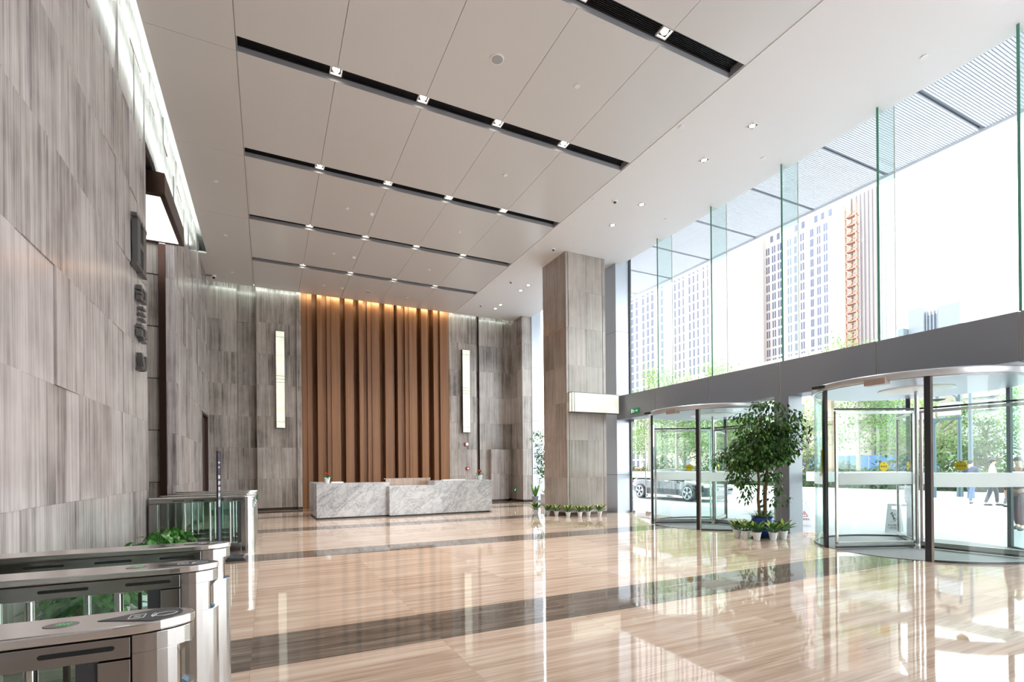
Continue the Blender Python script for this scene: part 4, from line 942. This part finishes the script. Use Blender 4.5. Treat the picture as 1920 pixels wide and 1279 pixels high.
# street trees
TL = [leafmat('spring_leaf_a', srgb(88, 122, 66), srgb(142, 166, 104), .5, .6, .5), leafmat('spring_leaf_b', srgb(104, 138, 76), srgb(154, 176, 116), .5, .6, .5)]
def street_tree(seed, H, R, n, lm):
    random.seed(seed); r = thing('street_tree', 'x', 'tree', (0, 0, 0)); b = MB()
    top = Vector((random.uniform(-.3, .3), random.uniform(-.3, .3), H*.92)); b.tube([(0, 0, 0), (0.03, .05, H*.3), top*.65, top], [.15, .12, .07, .02], 8); tips = []
    for i in range(26):
        z = H*random.uniform(.22, .85); a = random.uniform(0, 2*PI); q = R*random.uniform(.5, 1)*(1.15-abs(z/H-.5)); o = Vector((.05, .05, z)); e = Vector((q*math.cos(a), q*math.sin(a), z+random.uniform(.4, 1.3))); m_ = (o+e)/2+Vector((0, 0, -.1))
        b.tube([o, m_, e], [.045, .03, .008], 5); tips += [e, m_*.4+e*.6]
        for k in range(2): 
            e2 = e*.7+o*.3+Vector((random.uniform(-.6, .6), random.uniform(-.6, .6), random.uniform(-.3, .7))); b.tube([m_, e2], [.015, .004], 4); tips.append(e2)
    b.build('trunk', mat('pale_grey_bark', srgb(150, 142, 130), .8), r, smooth=True)
    b = MB()
    for i in range(n):
        t_ = random.choice(tips); p = t_+Vector((random.gauss(0, .42), random.gauss(0, .42), random.gauss(0, .34)))
        b.leaf(p, (random.uniform(-1, 1), random.uniform(-1, 1), random.uniform(-1, .4)), (0, 0, 1), random.uniform(.13, .22), .1, 0)
    b.build('foliage', lm, r); return r
TR = [street_tree(11, 9.2, 2.3, 3800, TL[0]), street_tree(12, 6.0, 2.3, 3300, TL[1]), street_tree(13, 4.6, 1.9, 2600, TL[0])]
trees = [(32.6, 18.4, 0, 1.0, 'tall slim sparse street tree seen through the left part of the right revolving door'), (33, 28.6, 0, 1.12, 'street tree whose sparse top shows above the grey fascia near the second tower'), (32.5, 33.5, 0, 1.08, 'leafy street tree beyond the parked car, right of its pair'), (33, 37.6, 0, 1.2, 'leafy street tree beyond the parked car, farthest left, against the left tower'),
         (34, 25.4, 1, 1.1, 'leafy street tree behind the indoor potted tree'), (33.5, 22.2, 1, .95, 'small street tree seen between the two revolving doors'), (36, 15.6, 2, 1.0, 'small leafy tree right of the right revolving door shaft'), (37, 14.0, 2, .85, 'low leafy tree under the road signboard'), (38, 12.2, 1, .95, 'round-crowned willow-like tree behind the street lamps'), (40, 10.0, 2, 1.0, 'pale green tree at the far right edge outside'),
         (36, 30.8, 1, 1.25, 'bushy tree behind the roadside row, seen through the left revolving door'), (38, 38, 1, 1.2, 'bushy tree behind the roadside row, seen beside the steel pier'), (44, 21, 1, 1.1, 'distant leafy tree behind the slim street tree'), (42, 47, 1, 1.3, 'distant leafy tree seen in the gap beside the stone column'), (34, 52, 0, 1.1, 'tall tree seen through the glass left of the stone column')]
usedt = set()
for x, y, k, s, lab in trees:
    if k not in usedt:
        usedt.add(k); o = TR[k]; o.location = (x, y, 0); o.scale = (s,)*3; o['label'] = lab; o['group'] = 'trees along the street'
    else: dup(TR[k], (x, y, 0), y*1.7, lab, 'trees along the street', s)

# --- towers
TW = mat('pale_tower_wall', srgb(178, 170, 166), .8); TG = mat('tower_window_glass', srgb(84, 92, 112), .3); TG1 = mat('narrow_tower_window_glass', srgb(62, 68, 88), .3); TG2 = mat('blue_tower_glass', srgb(58, 82, 116), .3)  # TG is paled so its colour carries distance haze
def windows(root, lst, mt, vertical=True):
    """lst of (x, y0, y1, z0, z1); the 96 nearest are parts of their own"""
    lst = sorted(lst, key=lambda w: (w[1]**2+w[0]**2+w[3]**2)); proto = {}
    for w in lst[:96]:
        x, y0, y1, z0, z1 = w; key = (round(y1-y0, 2), round(z1-z0, 2))
        if key not in proto:
            q = MB(); q.box(-.05, .2, 0, y1-y0, 0, z1-z0); me = q.build('window', mt, root, local=True); proto[key] = me; o = me
        else:
            o = proto[key].copy(); COL.objects.link(o); o.parent = root
        o.location = Vector((x, y0, z0))-Vector(root.location)
    if lst[96:]:
        q = MB()
        for x, y0, y1, z0, z1 in lst[96:]: q.box(x-.05, x+.2, y0, y1, z0, z1)
        o = q.build('windows', mt, root); o['kind'] = 'stuff'
r = thing('tower_block', 'pale high-rise tower with paired dark windows and an orange hoist, right of the sky gap', 'building', (170, 105, 0))
MB().box(160, 185, 92.9, 124, 0, 84).build('wall', TW, r)
b = MB(); b.box(159, 160, 93, 96.2, 0, 80); b.box(159.6, 160, 112.8, 113.6, 0, 79); b.build('wall_pilaster', TW, r)
cols = [(118.5, 120.6), (115.2, 117), (113.1, 114.7), (108.2, 110.4), (106.9, 108), (101.3, 104.4), (100.2, 101.1)]
cols = [(a, a+w_) for a0, a1 in ((119.4, 120.7), (117.1, 118.4), (114.9, 116.2), (111.2, 112.6), (109.2, 110.2), (106.7, 108), (103.5, 104.6), (101.2, 102.4), (99, 100.2)) for a, w_ in ((a0, .5), (a1-.5, .5))]
L_ = []
for k in range(24):
    z = 1+3.26*k
    for a, c in cols:
        x = 160
        L_.append((x, a, c, z, z+2.45))
for a in (119, 116.5, 110, 107.5, 103.2, 101, 98.6): L_.append((160, a-1.1, a, 80, 82.2))
windows(r, L_, TG)
HO = mat('orange_construction_hoist', srgb(166, 122, 106), .8); b = MB()
for k in range(30):
    z = 2.6*k; b.box(156.5, 158, 88.4, 91.6, z, z+.35); b.bar((156.5, 88.5, z), (156.5, 91.5, z+2.6), .3, .3); b.bar((156.5, 91.5, z), (156.5, 88.5, z+1.3), .3, .3)
for y in (88.4, 91.5): b.box(156.4, 157, y, y+.25, 0, 79)
b.build('hoist', HO, r)
r = thing('tower_block', 'unfinished pale tower with vertical ribs just right of the orange hoist', 'building', (175, 80, 0))
MB().box(162, 165, 82, 92.5, 0, 86).build('wall', TW, r)
b = MB()
for k in range(9): b.box(161.2, 162, 82.2+1.12*k, 82.5+1.12*k, 0, 84)
b.build('scaffold_ribs', mat('grey_scaffold', srgb(156, 152, 156), .8), r)
r = thing('tower_block', 'pale high-rise tower with narrow windows at the left of the upper glazing', 'building', (142, 140, 0))
MB().box(130, 155, 118.2, 172, 0, 98).build('wall', TW, r)
cs = [(119.3, 119.8), (120.9, 121.6), (123.4, 124.1), (125.2, 126), (127, 127.8), (129.9, 130.6), (131.8, 132.6), (133.8, 134.6), (140.1, 141.4), (145.2, 146.5), (147.7, 148.9), (150.3, 151.5), (154, 155.3), (156.6, 157.9), (160, 161.2), (163, 164.2), (167, 168.2)]
windows(r, [(130, a, c, 1.5+3.1*k, 1.5+3.1*k+2.5) for k in range(30) for a, c in cs], TG1)
r = thing('distant_office_block', 'faint pale office blocks far away above the fascia near the right', 'building', (310, 140, 0))
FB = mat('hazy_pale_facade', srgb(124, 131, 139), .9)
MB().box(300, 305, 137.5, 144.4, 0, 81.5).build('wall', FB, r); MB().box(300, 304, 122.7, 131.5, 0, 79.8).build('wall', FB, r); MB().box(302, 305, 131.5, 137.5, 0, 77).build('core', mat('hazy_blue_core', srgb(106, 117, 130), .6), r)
b = MB(); [b.box(301, 303, 132+1.5*k, 132.5+1.5*k, 0, 79) for k in range(4)]; b.build('ribs', FB, r)
r = thing('distant_glass_block', 'faint stepped glass block far away left of the pale office blocks', 'building', (300, 148, 0))
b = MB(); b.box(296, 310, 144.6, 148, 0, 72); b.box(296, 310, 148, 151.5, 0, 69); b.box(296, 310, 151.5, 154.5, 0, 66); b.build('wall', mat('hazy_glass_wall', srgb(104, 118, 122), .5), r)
b = MB(); [b.box(295.7, 296, 144.6+.9*k, 145+.9*k, 0, 66) for k in range(11)]; b.build('mullions', FB, r)
r = thing('office_building', 'mid-rise office building with blue window strips seen through the right revolving door', 'building', (118, 55, 0))
MB().box(110, 125, 44, 66, 0, 26).build('wall', mat('pinkish_stone_wall', srgb(160, 148, 140), .8), r)
windows(r, [(110, 53.5+.95*k, 54.05+.95*k, 6.2+2.3*j, 6.2+2.3*j+2) for k in range(4) for j in range(7)], TG2)
windows(r, [(110, 57.6+1.1*k, 58+1.1*k, 1+2.4*j, 1+2.4*j+1.9) for k in range(7) for j in range(9)], TG)
windows(r, [(110, a, a+.9, 2.4, 4.6) for a in (53.6, 55.3)], TG)
r = thing('office_building', 'hazy curved apartment building at the far right outside', 'building', (100, 36, 0))
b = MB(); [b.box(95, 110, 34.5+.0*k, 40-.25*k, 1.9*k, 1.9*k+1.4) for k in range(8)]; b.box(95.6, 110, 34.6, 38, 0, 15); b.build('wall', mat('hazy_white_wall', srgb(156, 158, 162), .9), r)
r = thing('apartment_building', 'beige apartment building behind the street trees between the doors', 'building', (90, 84, 0))
MB().box(84, 96, 52, 96, 0, 21).build('wall', mat('beige_wall', srgb(162, 148, 138), .8), r)
windows(r, [(84, 53+3.3*k, 54.5+3.3*k, 1.5+3*j, 3.2+3*j) for k in range(13) for j in range(6)], TG)

# --- street furniture
POLE = mat('dark_green_grey_pole', srgb(84, 100, 108), .4, .4)
def lamp_post(x, y, H, side, lab):
    r = thing('street_lamp', lab, 'street lamp', (x, y, 0)); b = MB()
    b.tube([(x, y, 0), (x, y, 1.2), (x, y, H)], [.13, .09, .06], 10); b.build('pole', POLE, r, smooth=True)
    b = MB(); b.tube([(x, y, H-.9), (x, y+.12*side, H-.3), (x, y+.45*side, H), (x, y+.8*side, H+.02)], .03, 8); b.build('arm', POLE, r, smooth=True)
    MB().lathe(x, y+.85*side, [(0, H-.42), (.3, H-.36), (.32, H-.32), (.1, H-.22), (.05, H-.05), (0, H)], 20).build('lamp_head', ALU_D, r, smooth=True)
lamp_post(28.6, 11.75, 4.9, 1, 'curved-arm street lamp, left one of the pair beside the signboard')
lamp_post(27.6, 10.95, 5.3, 1, 'curved-arm street lamp, right one of the pair beside the signboard')
r = thing('road_signboard', 'wide road signboard on a single post with two panels outside the right door', 'road sign', (27, 12.3, 0))
MB().tube([(27, 12.0, 0), (27, 12.0, 3.4)], .06, 10).build('post', POLE, r, smooth=True)
b = MB(); b.box(26.9, 27.1, 11.05, 11.85, 3.62, 4.2); b.build('sign_panel', ALU, r, bevel=.04); b = MB(); b.box(26.9, 27.1, 12.0, 13.2, 3.55, 4.1); b.build('sign_panel', ALU, r, bevel=.04)
b = MB(); b.box(26.95, 27.05, 11.0, 13.2, 3.44, 3.54); b.prism([(11.85, 3.44), (12.15, 3.44), (12.04, 3.3), (11.96, 3.3)], 26.95, 27.05, 'x'); b.build('bracket', POLE, r)
r = thing('dark_bollard_light', 'slender dark post with pale upper half outside the glass side door', 'post light', (26, 29.2, 0))
MB().tube([(26, 29.2, 0), (26, 29.2, 3.0)], .1, 10).build('pole', POLE, r, smooth=True); MB().tube([(26, 29.2, 3.0), (26, 29.2, 4.6)], .09, 10).build('pale_upper_part', WHITE, r, smooth=True)
r = thing('brown_post', 'narrow brown masonry post behind the left edge of the right revolving door', 'post', (31.9, 20.1, 0))
MB().box(31.8, 32.1, 19.55, 19.85, 0, 6).build('shaft', mat('brown_masonry', srgb(158, 134, 116), .8), r)
r = thing('white_van', 'white van passing on the street beyond the hedge, outside the right revolving door', 'van', (45, 17.3, 0))
b = MB(); b.prism([(15.6, .45), (19.3, .45), (19.4, 1.1), (19.0, 1.35), (18.5, 2.0), (15.7, 2.1), (15.5, 1.9)], 44.1, 46, 'x'); b.build('body', WHITE, r, bevel=.06)
b = MB(); b.prism([(15.9, 1.35), (18.7, 1.35), (18.4, 1.85), (15.9, 1.9)], 44.07, 44.1, 'x'); b.build('side_windows', ALU_D, r)
for y in (16.3, 18.5):
    b = MB(); b.prism([(y+.36*math.cos(2*PI*i/20), .36+.36*math.sin(2*PI*i/20)) for i in range(20)], 44.02, 44.3, 'x'); w = b.build('wheel', BLACK, r); b = MB(); b.prism([(y+.2*math.cos(2*PI*i/20), .36+.2*math.sin(2*PI*i/20)) for i in range(20)], 44.0, 44.02, 'x'); b.build('hub_cap', ALU, w)
r = thing('parked_red_car', 'small distant red car glimpsed above the dark saloon beside the side door', 'car', (36, 43, 0))
b = MB(); b.prism([(41.2, .35), (44.8, .35), (44.9, .8), (44.2, .95), (43.6, 1.4), (42.2, 1.4), (41.7, .95), (41.1, .85)], 35.2, 36.8, 'x'); b.build('body', mat('red_car_paint', srgb(200, 60, 60), .3), r, bevel=.06)
b = MB(); b.prism([(41.9, .95), (43.9, .95), (43.5, 1.33), (42.3, 1.33)], 35.17, 35.2, 'x'); b.build('side_windows', ALU_D, r)
for y in (41.9, 44.1):
    b = MB(); b.prism([(y+.3*math.cos(2*PI*i/18), .3+.3*math.sin(2*PI*i/18)) for i in range(18)], 35.1, 35.4, 'x'); b.build('wheel', BLACK, r)
# fence of blue panels behind trees
r = thing('construction_hoarding', 'pale blue hoarding panels glimpsed behind the street trees', 'fence', (50, 26, 0))
b = MB(); [b.box(50, 50.1, 19+2.1*k, 21+2.1*k, 0, 2.4) for k in range(7)]; b.build('panels', mat('light_blue_panel', srgb(84, 116, 164), .6), r)

# --- dark saloon car on the plaza (front towards -y)
def saloon(x, y):
    r = thing('saloon_car', 'shiny dark blue-black saloon parked on the plaza outside the side door', 'car', (x, y, 0))
    PNT = mat('dark_blue_black_car_paint', srgb(34, 40, 50), .12, .4, coat=1); CG = mat('car_window_glass', srgb(30, 38, 44), .06)
    # sections along y: (y, halfwidth, z_bottom, z_shoulder, z_hood)
    S = [(-2.55, .55, .38, .52, .60), (-2.42, .82, .22, .60, .72), (-2.1, .93, .18, .70, .80), (-1.6, .97, .17, .78, .88), (-1.0, .98, .17, .84, .95), (-.2, .98, .17, .87, .97), (.8, .98, .17, .89, .99), (1.5, 1.0, .17, .91, 1.02), (2.0, .97, .2, .88, 1.0), (2.35, .85, .28, .8, .93), (2.5, .6, .4, .62, .8)]
    vs = []; fs = []; n = 12
    for (yy, w, zb, zs, zh) in S:
        for (u, z) in ((0, zb), (.86*w, zb), (.98*w, zb+.08), (w, (zb+zs)/2), (.985*w, zs), (.8*w, zh-.02), (0, zh), (-.8*w, zh-.02), (-.985*w, zs), (-w, (zb+zs)/2), (-.98*w, zb+.08), (-.86*w, zb)): vs.append((x+u, y+yy, z))
    for i in range(len(S)-1):
        for k in range(n): fs.append((i*n+k, i*n+(k+1) % n, (i+1)*n+(k+1) % n, (i+1)*n+k))
    fs += [tuple(range(n-1, -1, -1)), tuple((len(S)-1)*n+k for k in range(n))]
    b = MB(); b.add(vs, fs); o = b.build('body', PNT, r, smooth=True); o.data.set_sharp_from_angle(angle=1.2); sm = o.modifiers.new('s', 'SUBSURF'); sm.levels = 1; sm.render_levels = 2
    G = [(-1.15, .7, .93, .95), (-.35, .68, .95, 1.34), (.3, .64, .97, 1.42), (1.0, .64, .98, 1.38), (1.7, .62, 1.0, 1.16), (2.1, .6, .98, 1.02)]
    vs = []; fs = []
    for yy, w, z0, z1 in G:
        for u, z in ((.9, z0), (w, z1-.04), (w-.12, z1), (-w+.12, z1), (-w, z1-.04), (-.9, z0)): vs.append((x+u, y+yy, z))
    for i in range(len(G)-1):
        for k in range(5): fs.append((i*6+k, i*6+k+1, (i+1)*6+k+1, (i+1)*6+k))
    b = MB(); b.add(vs, fs); o = b.build('cabin_windows', CG, r, smooth=True)
    b = MB(); vs = [(x+u*w, y+yy, z1+.006) for yy, w, z0, z1 in G[1:5] for u in (-.85, .85)]; b.add(vs, [(i*2, i*2+1, i*2+3, i*2+2) for i in range(3)]); b.build('roof', PNT, r, smooth=True)
    for sx in (-1, 1):
        for yy in (-1.58, 1.5):
            cx = x+sx*.9; c = [(y+yy+.35*math.cos(2*PI*i/32), .35+.35*math.sin(2*PI*i/32)) for i in range(32)]
            b = MB(); b.prism(c, cx-.13, cx+.13, 'x'); w = b.build('wheel', BLACK, r, bevel=.02)
            b = MB(); f0 = cx+sx*.135
            for i in range(32):
                a0, a1 = 2*PI*i/32, 2*PI*(i+1)/32; yc, zc = y+yy, .35
                P = [(yc+q*math.cos(a), zc+q*math.sin(a)) for q, a in ((.24, a0), (.27, a0), (.27, a1), (.24, a1))]; b.prism(P, min(f0, f0+sx*.02), max(f0, f0+sx*.02), 'x')
            for i in range(5):
                for da in (-.13, .13):
                    a = 2*PI*i/5+PI/2; b.bar((f0+sx*.012, yc+.05*math.cos(a), zc+.05*math.sin(a)), (f0+sx*.012, yc+.25*math.cos(a+da), zc+.25*math.sin(a+da)), .04, .02, up=(1, 0, 0))
            b.prism([(yc+.06*math.cos(2*PI*i/12), zc+.06*math.sin(2*PI*i/12)) for i in range(12)], min(f0, f0+sx*.03), max(f0, f0+sx*.03), 'x')
            b.build('alloy_rim', ALU, w)
        b = MB(); b.ell((x+sx*.68, y-2.33, .64), (.17, .12, .07), 12, 8); b.build('headlight', mat('headlight_lens', srgb(220, 226, 232), .1), r, smooth=True)
        b = MB(); b.ell((x+sx*.78, y+2.33, .8), (.14, .1, .05), 12, 8); b.build('tail_light', RED, r, smooth=True)
        b = MB(); b.ell((x+sx*1.08, y-.75, .98), (.11, .09, .07), 12, 8); b.tube([(x+sx*.92, y-.75, .93), (x+sx*1.05, y-.75, .96)], .025, 6); b.build('wing_mirror', PNT, r, smooth=True)
        b = MB(); [b.bar((x+sx*.995, y+q, .86), (x+sx*.995, y+q+.2, .865), .025, .03) for q in (-.4, .65)]; b.bar((x+sx*.985, y-1.1, .22), (x+sx*.985, y+1.05, .22), .03, .04); b.build('chrome_trim', CHROME, r)
        b = MB(); [b.bar((x+sx*.991, y+q, .25), (x+sx*.991, y+q+.05, .88), .006, .012) for q in (-.85, .2, 1.05)]; b.build('door_gaps', BLACKM, r)
    b = MB(); [b.box(x-.6, x+.6, y-2.55, y-2.5, .28+.07*k, .31+.07*k) for k in range(3)]; b.box(x-.25, x+.25, y-2.58, y-2.55, .48, .58); b.build('front_grille', ALU, r)
    return r
saloon(17.3, 17.75)

# --- wet floor signs
def text_mesh(name, s, size, m, parent, M):
    cu = bpy.data.curves.new('t', 'FONT'); cu.body = s; cu.size = size; cu.align_x = 'CENTER'; cu.extrude = .001
    o = bpy.data.objects.new('t', cu); COL.objects.link(o); dg = bpy.context.evaluated_depsgraph_get(); me = bpy.data.meshes.new_from_object(o.evaluated_get(dg)); bpy.data.objects.remove(o)
    me.transform(M); me.materials.clear(); me.materials.append(m); q = bpy.data.objects.new(name, me); COL.objects.link(q); q.parent = parent; return q
SGN = mat('white_plastic_sign', srgb(232, 232, 234), .5)
def wet_sign(x, y, rz, lab, kind=0):
    r = thing('wet_floor_sign', lab, 'floor sign', (0, 0, 0)); H, w, D_ = .62, .3, .17
    for s, nm in ((-1, 'front_board'), (1, 'rear_board')):
        def T(u, v, t=0): return (u*(1-.22*v/H), s*(D_*(1-v/H)+.012+t), v)
        b = MB(); hw = w/2; zz = .5
        for P in ([(-hw, 0), (hw, 0), (hw, zz), (-hw, zz)], [(-hw, zz), (-.06, zz), (-.06, .57), (-hw, .57)], [(.06, zz), (hw, zz), (hw, .57), (.06, .57)], [(-hw, .57), (hw, .57), (hw, H), (-hw, H)]):
            A = [T(*p) for p in P]; B_ = [T(*p, .012) for p in P]; b.add(A+B_, [(0, 1, 2, 3), (7, 6, 5, 4), (0, 4, 5, 1), (1, 5, 6, 2), (2, 6, 7, 3), (3, 7, 4, 0)])
        bd = b.build(nm, SGN, r)
        if s < 0:
            ang = math.atan2(D_, H); M = Matrix.Translation((0, -D_-.0265, 0)) @ Matrix.Rotation(PI/2-ang, 4, 'X')
            def Q(u, v): return M @ Vector((u, v, .001))
            b = MB()
            if kind == 0:
                for p, q, wd in (((-.02, .4), (.0, .34), .022), ((0, .34), (.035, .3), .018), ((.035, .3), (.07, .31), .014), ((0, .34), (.01, .28), .016), ((.01, .28), (.045, .25), .014), ((-.018, .39), (-.055, .42), .011), ((-.015, .395), (.04, .41), .011)): b.bar(Q(*p), Q(*q), wd, .002, up=M.to_3x3() @ Vector((0, 0, 1)))
                b.add([Q(-.03+.017*math.cos(2*PI*i/14), .435+.017*math.sin(2*PI*i/14)) for i in range(14)], [tuple(range(14))])
                b.bar(Q(-.06, .235), Q(.02, .235), .005, .002, up=M.to_3x3() @ Vector((0, 0, 1)))
                b.build('slipping_figure', INK, bd)
                text_mesh('writing', '小心地滑', .05, INK, bd, M @ Matrix.Translation((0, .15, .001)))
                text_mesh('small_writing', 'CAUTION\nWET FLOOR', .026, INK, bd, M @ Matrix.Translation((0, .105, .001)))
            else:
                T3 = [(-.07, .22), (.07, .22), (0, .35)]
                for i in range(3): b.bar(Q(*T3[i]), Q(*T3[(i+1) % 3]), .012, .002, up=M.to_3x3() @ Vector((0, 0, 1)))
                b.bar(Q(0, .25), Q(0, .3), .012, .002, up=M.to_3x3() @ Vector((0, 0, 1))); b.build('warning_triangle', RED, bd)
                text_mesh('writing', '注意安全', .05, INK, bd, M @ Matrix.Translation((0, .13, .001)))
    b = MB(); b.bar((-.1, 0, H-.005), (.1, 0, H-.005), .03, .02); b.build('hinge_strap', SGN, r)
    r.location = (x, y, 0); r.rotation_euler = (0, 0, rz); return r
wet_sign(12.62, 6.38, -PI/2+.35, 'white folding wet floor sign with slipping figure, standing outside the right revolving door')
wet_sign(12.3, 8.3, -PI/2+.9, 'white folding caution sign with a triangle, outside beside the grey pier', 1)
wet_sign(25.6, 9.55, .2, 'small white folding sign far out on the plaza near the hedge')

# --- people (body is one skinned surface; clothes are children)
SKIN = mat('light_skin', srgb(214, 170, 142), .5); HAIR = mat('black_hair', srgb(30, 26, 24), .5)
def skin_obj(name, verts, edges, radii, m, parent, root=0, lv=2):
    me = bpy.data.meshes.new(name); me.from_pydata(verts, edges, []); me.materials.append(m); o = bpy.data.objects.new(name, me); COL.objects.link(o); o.parent = parent
    sk = o.modifiers.new('skin', 'SKIN'); sk.use_smooth_shade = True; d = me.skin_vertices[0].data
    for i, rr in enumerate(radii): d[i].radius = rr if isinstance(rr, tuple) else (rr, rr); d[i].use_root = (i == root)
    s = o.modifiers.new('sub', 'SUBSURF'); s.levels = 1; s.render_levels = lv
    return o
def person(loc, rz, lab, top, legs, stride=.28, arm=.15, H=1.7, bagc=None, skirt=False):
    r = thing('person', lab, 'person', (0, 0, 0)); k = H/1.7
    V = []; E = []; R = []
    def v(p, rad, pr=None):
        V.append(tuple(Vector(p)*k)); R.append((rad[0]*k, rad[1]*k) if isinstance(rad, tuple) else rad*k)
        if pr is not None: E.append((pr, len(V)-1))
        return len(V)-1
    pel = v((0, 0, .93), (.13, .09)); ch = v((0, -.01, 1.2), (.15, .1), pel); sh = v((0, 0, 1.38), (.12, .085), ch); nk = v((0, -.01, 1.47), .05, sh); hd0 = v((0, -.015, 1.52), (.06, .07), nk); hd = v((0, -.02, 1.6), (.078, .095), hd0); v((0, -.01, 1.67), (.06, .075), hd)
    feet = []
    for s in (-1, 1):
        f = stride*s
        hp = v((.085*s, 0, .88), .085, pel); kn = v((.09*s, -f*.45-.02, .49), .055, hp); an = v((.09*s, -f*.8+.03, .1), .035, kn); v((.095*s, -f*.8-.08, .035), (.035, .03), an); feet.append((.09*s, -f*.8))
        s1 = v((.17*s, 0, 1.36), .055, sh); el = v((.21*s, f*arm/.28*.5+.02, 1.1), .04, s1); wr = v((.2*s, f*arm/.28-.04, .87), .025, el)
        hnd = v((.195*s, f*arm/.28-.055, .82), (.012, .03), wr)
        for q, (dy, L) in enumerate(((-.03, .065), (-.01, .075), (.01, .07), (.028, .055))): a_ = v((.19*s, f*arm/.28-.055+dy, .775), .009, hnd); v((.183*s, f*arm/.28-.055+dy-.004, .775-L*.6), .007, a_)
        a_ = v((.185*s, f*arm/.28-.095, .81), .009, hnd); v((.18*s, f*arm/.28-.105, .78), .007, a_)
    skin_obj('body', V, E, R, SKIN, r, 0, 1)
    b = MB(); b.ell((0, .0, 1.635*k), (.088*k, .105*k, .075*k), 16, 10); b.ell((0, .04*k, 1.6*k), (.085*k, .075*k, .085*k), 14, 8); b.build('hair', HAIR, r, smooth=True)
    b = MB(); 
    for s in (-1, 1): b.ell((.03*s*k, -.098*k, 1.585*k), (.011*k, .006*k, .006*k), 8, 6)
    b.build('eyes', HAIR, r); b = MB(); b.ell((0, -.115*k, 1.565*k), (.011*k, .014*k, .02*k), 8, 6); b.ell((0, -.1*k, 1.53*k), (.022*k, .006*k, .006*k), 8, 6); b.build('nose_and_mouth', SKIN, r, smooth=True)
    V = []; E = []; R = []; g = 1.18
    pel = v((0, 0, .88), (.165, .12)); ch = v((0, -.01, 1.2), (.178, .125), pel); sh = v((0, 0, 1.38), (.13, .095), ch); v((0, 0, 1.45), .055, sh)
    for s in (-1, 1):
        f = stride*s; s1 = v((.175*s, 0, 1.36), .072, sh); el = v((.215*s, f*arm/.28*.5+.02, 1.1), .058, s1); v((.203*s, f*arm/.28-.035, .9), .042, el)
    skin_obj('jacket', V, E, R, top, r, 0, 1)
    V = []; E = []; R = []
    pel = v((0, 0, .93), (.14, .105))
    for s in (-1, 1):
        f = stride*s; hp = v((.088*s, 0, .84), .1, pel); kn = v((.09*s, -f*.45-.02, .49), .072, hp); v((.09*s, -f*.8+.03, .1), .052, kn)
    skin_obj('trousers', V, E, R, legs, r, 0, 1)
    for fx, fy in feet:
        b = MB(); b.ell((fx*k, (fy-.04)*k, .035*k), (.045*k, .13*k, .045*k), 12, 8); b.build('shoe', BLACK, r, smooth=True)
    if bagc:
        b = MB(); b.prism([(-.13*k, .62*k), (.17*k, .62*k), (.12*k, .88*k), (-.08*k, .88*k)], .23*k, .31*k, 'x'); bg_ = b.build('shoulder_bag', bagc, r, bevel=.01); b = MB(); b.tube([(.27*k, -.06*k, .88*k), (.22*k, 0, 1.42*k), (.27*k, .08*k, .88*k)], .01, 6); b.build('strap', bagc, bg_)
    r.location = loc; r.rotation_euler = (0, 0, rz); return r
NAVY = mat('navy_suit', srgb(52, 62, 92), .8); GREY_T = mat('grey_cloth', srgb(110, 112, 122), .8); PLUM = mat('dark_plum_coat', srgb(92, 54, 64), .7); JEAN = mat('blue_jeans', srgb(80, 100, 140), .8); DKC = mat('charcoal_cloth', srgb(60, 62, 70), .8)
person((21.0, 10.1, -.02), PI, 'person in a dark navy suit walking outside behind the right revolving door shaft', NAVY, NAVY, .12, .06)
person((24.3, 9.65, -.02), PI/2, 'person in blue trousers striding across the plaza, centre of the right door pane', NAVY, JEAN, .3, .15)
person((23.6, 8.75, -.02), .4, 'person in a pale top and dark trousers, left one of the pair at far right', mat('pale_cloth', srgb(200, 200, 205), .8), DKC, .2)
person((23.3, 8.15, -.02), .3, 'person in grey clothes, right one of the pair near the right picture edge', GREY_T, GREY_T, .15)
person((15.5, 5.28, -.02), -PI/2, 'person in a dark plum coat with shoulder bag, cut off by the right picture edge', PLUM, PLUM, .2, .1, 1.68, DKC)
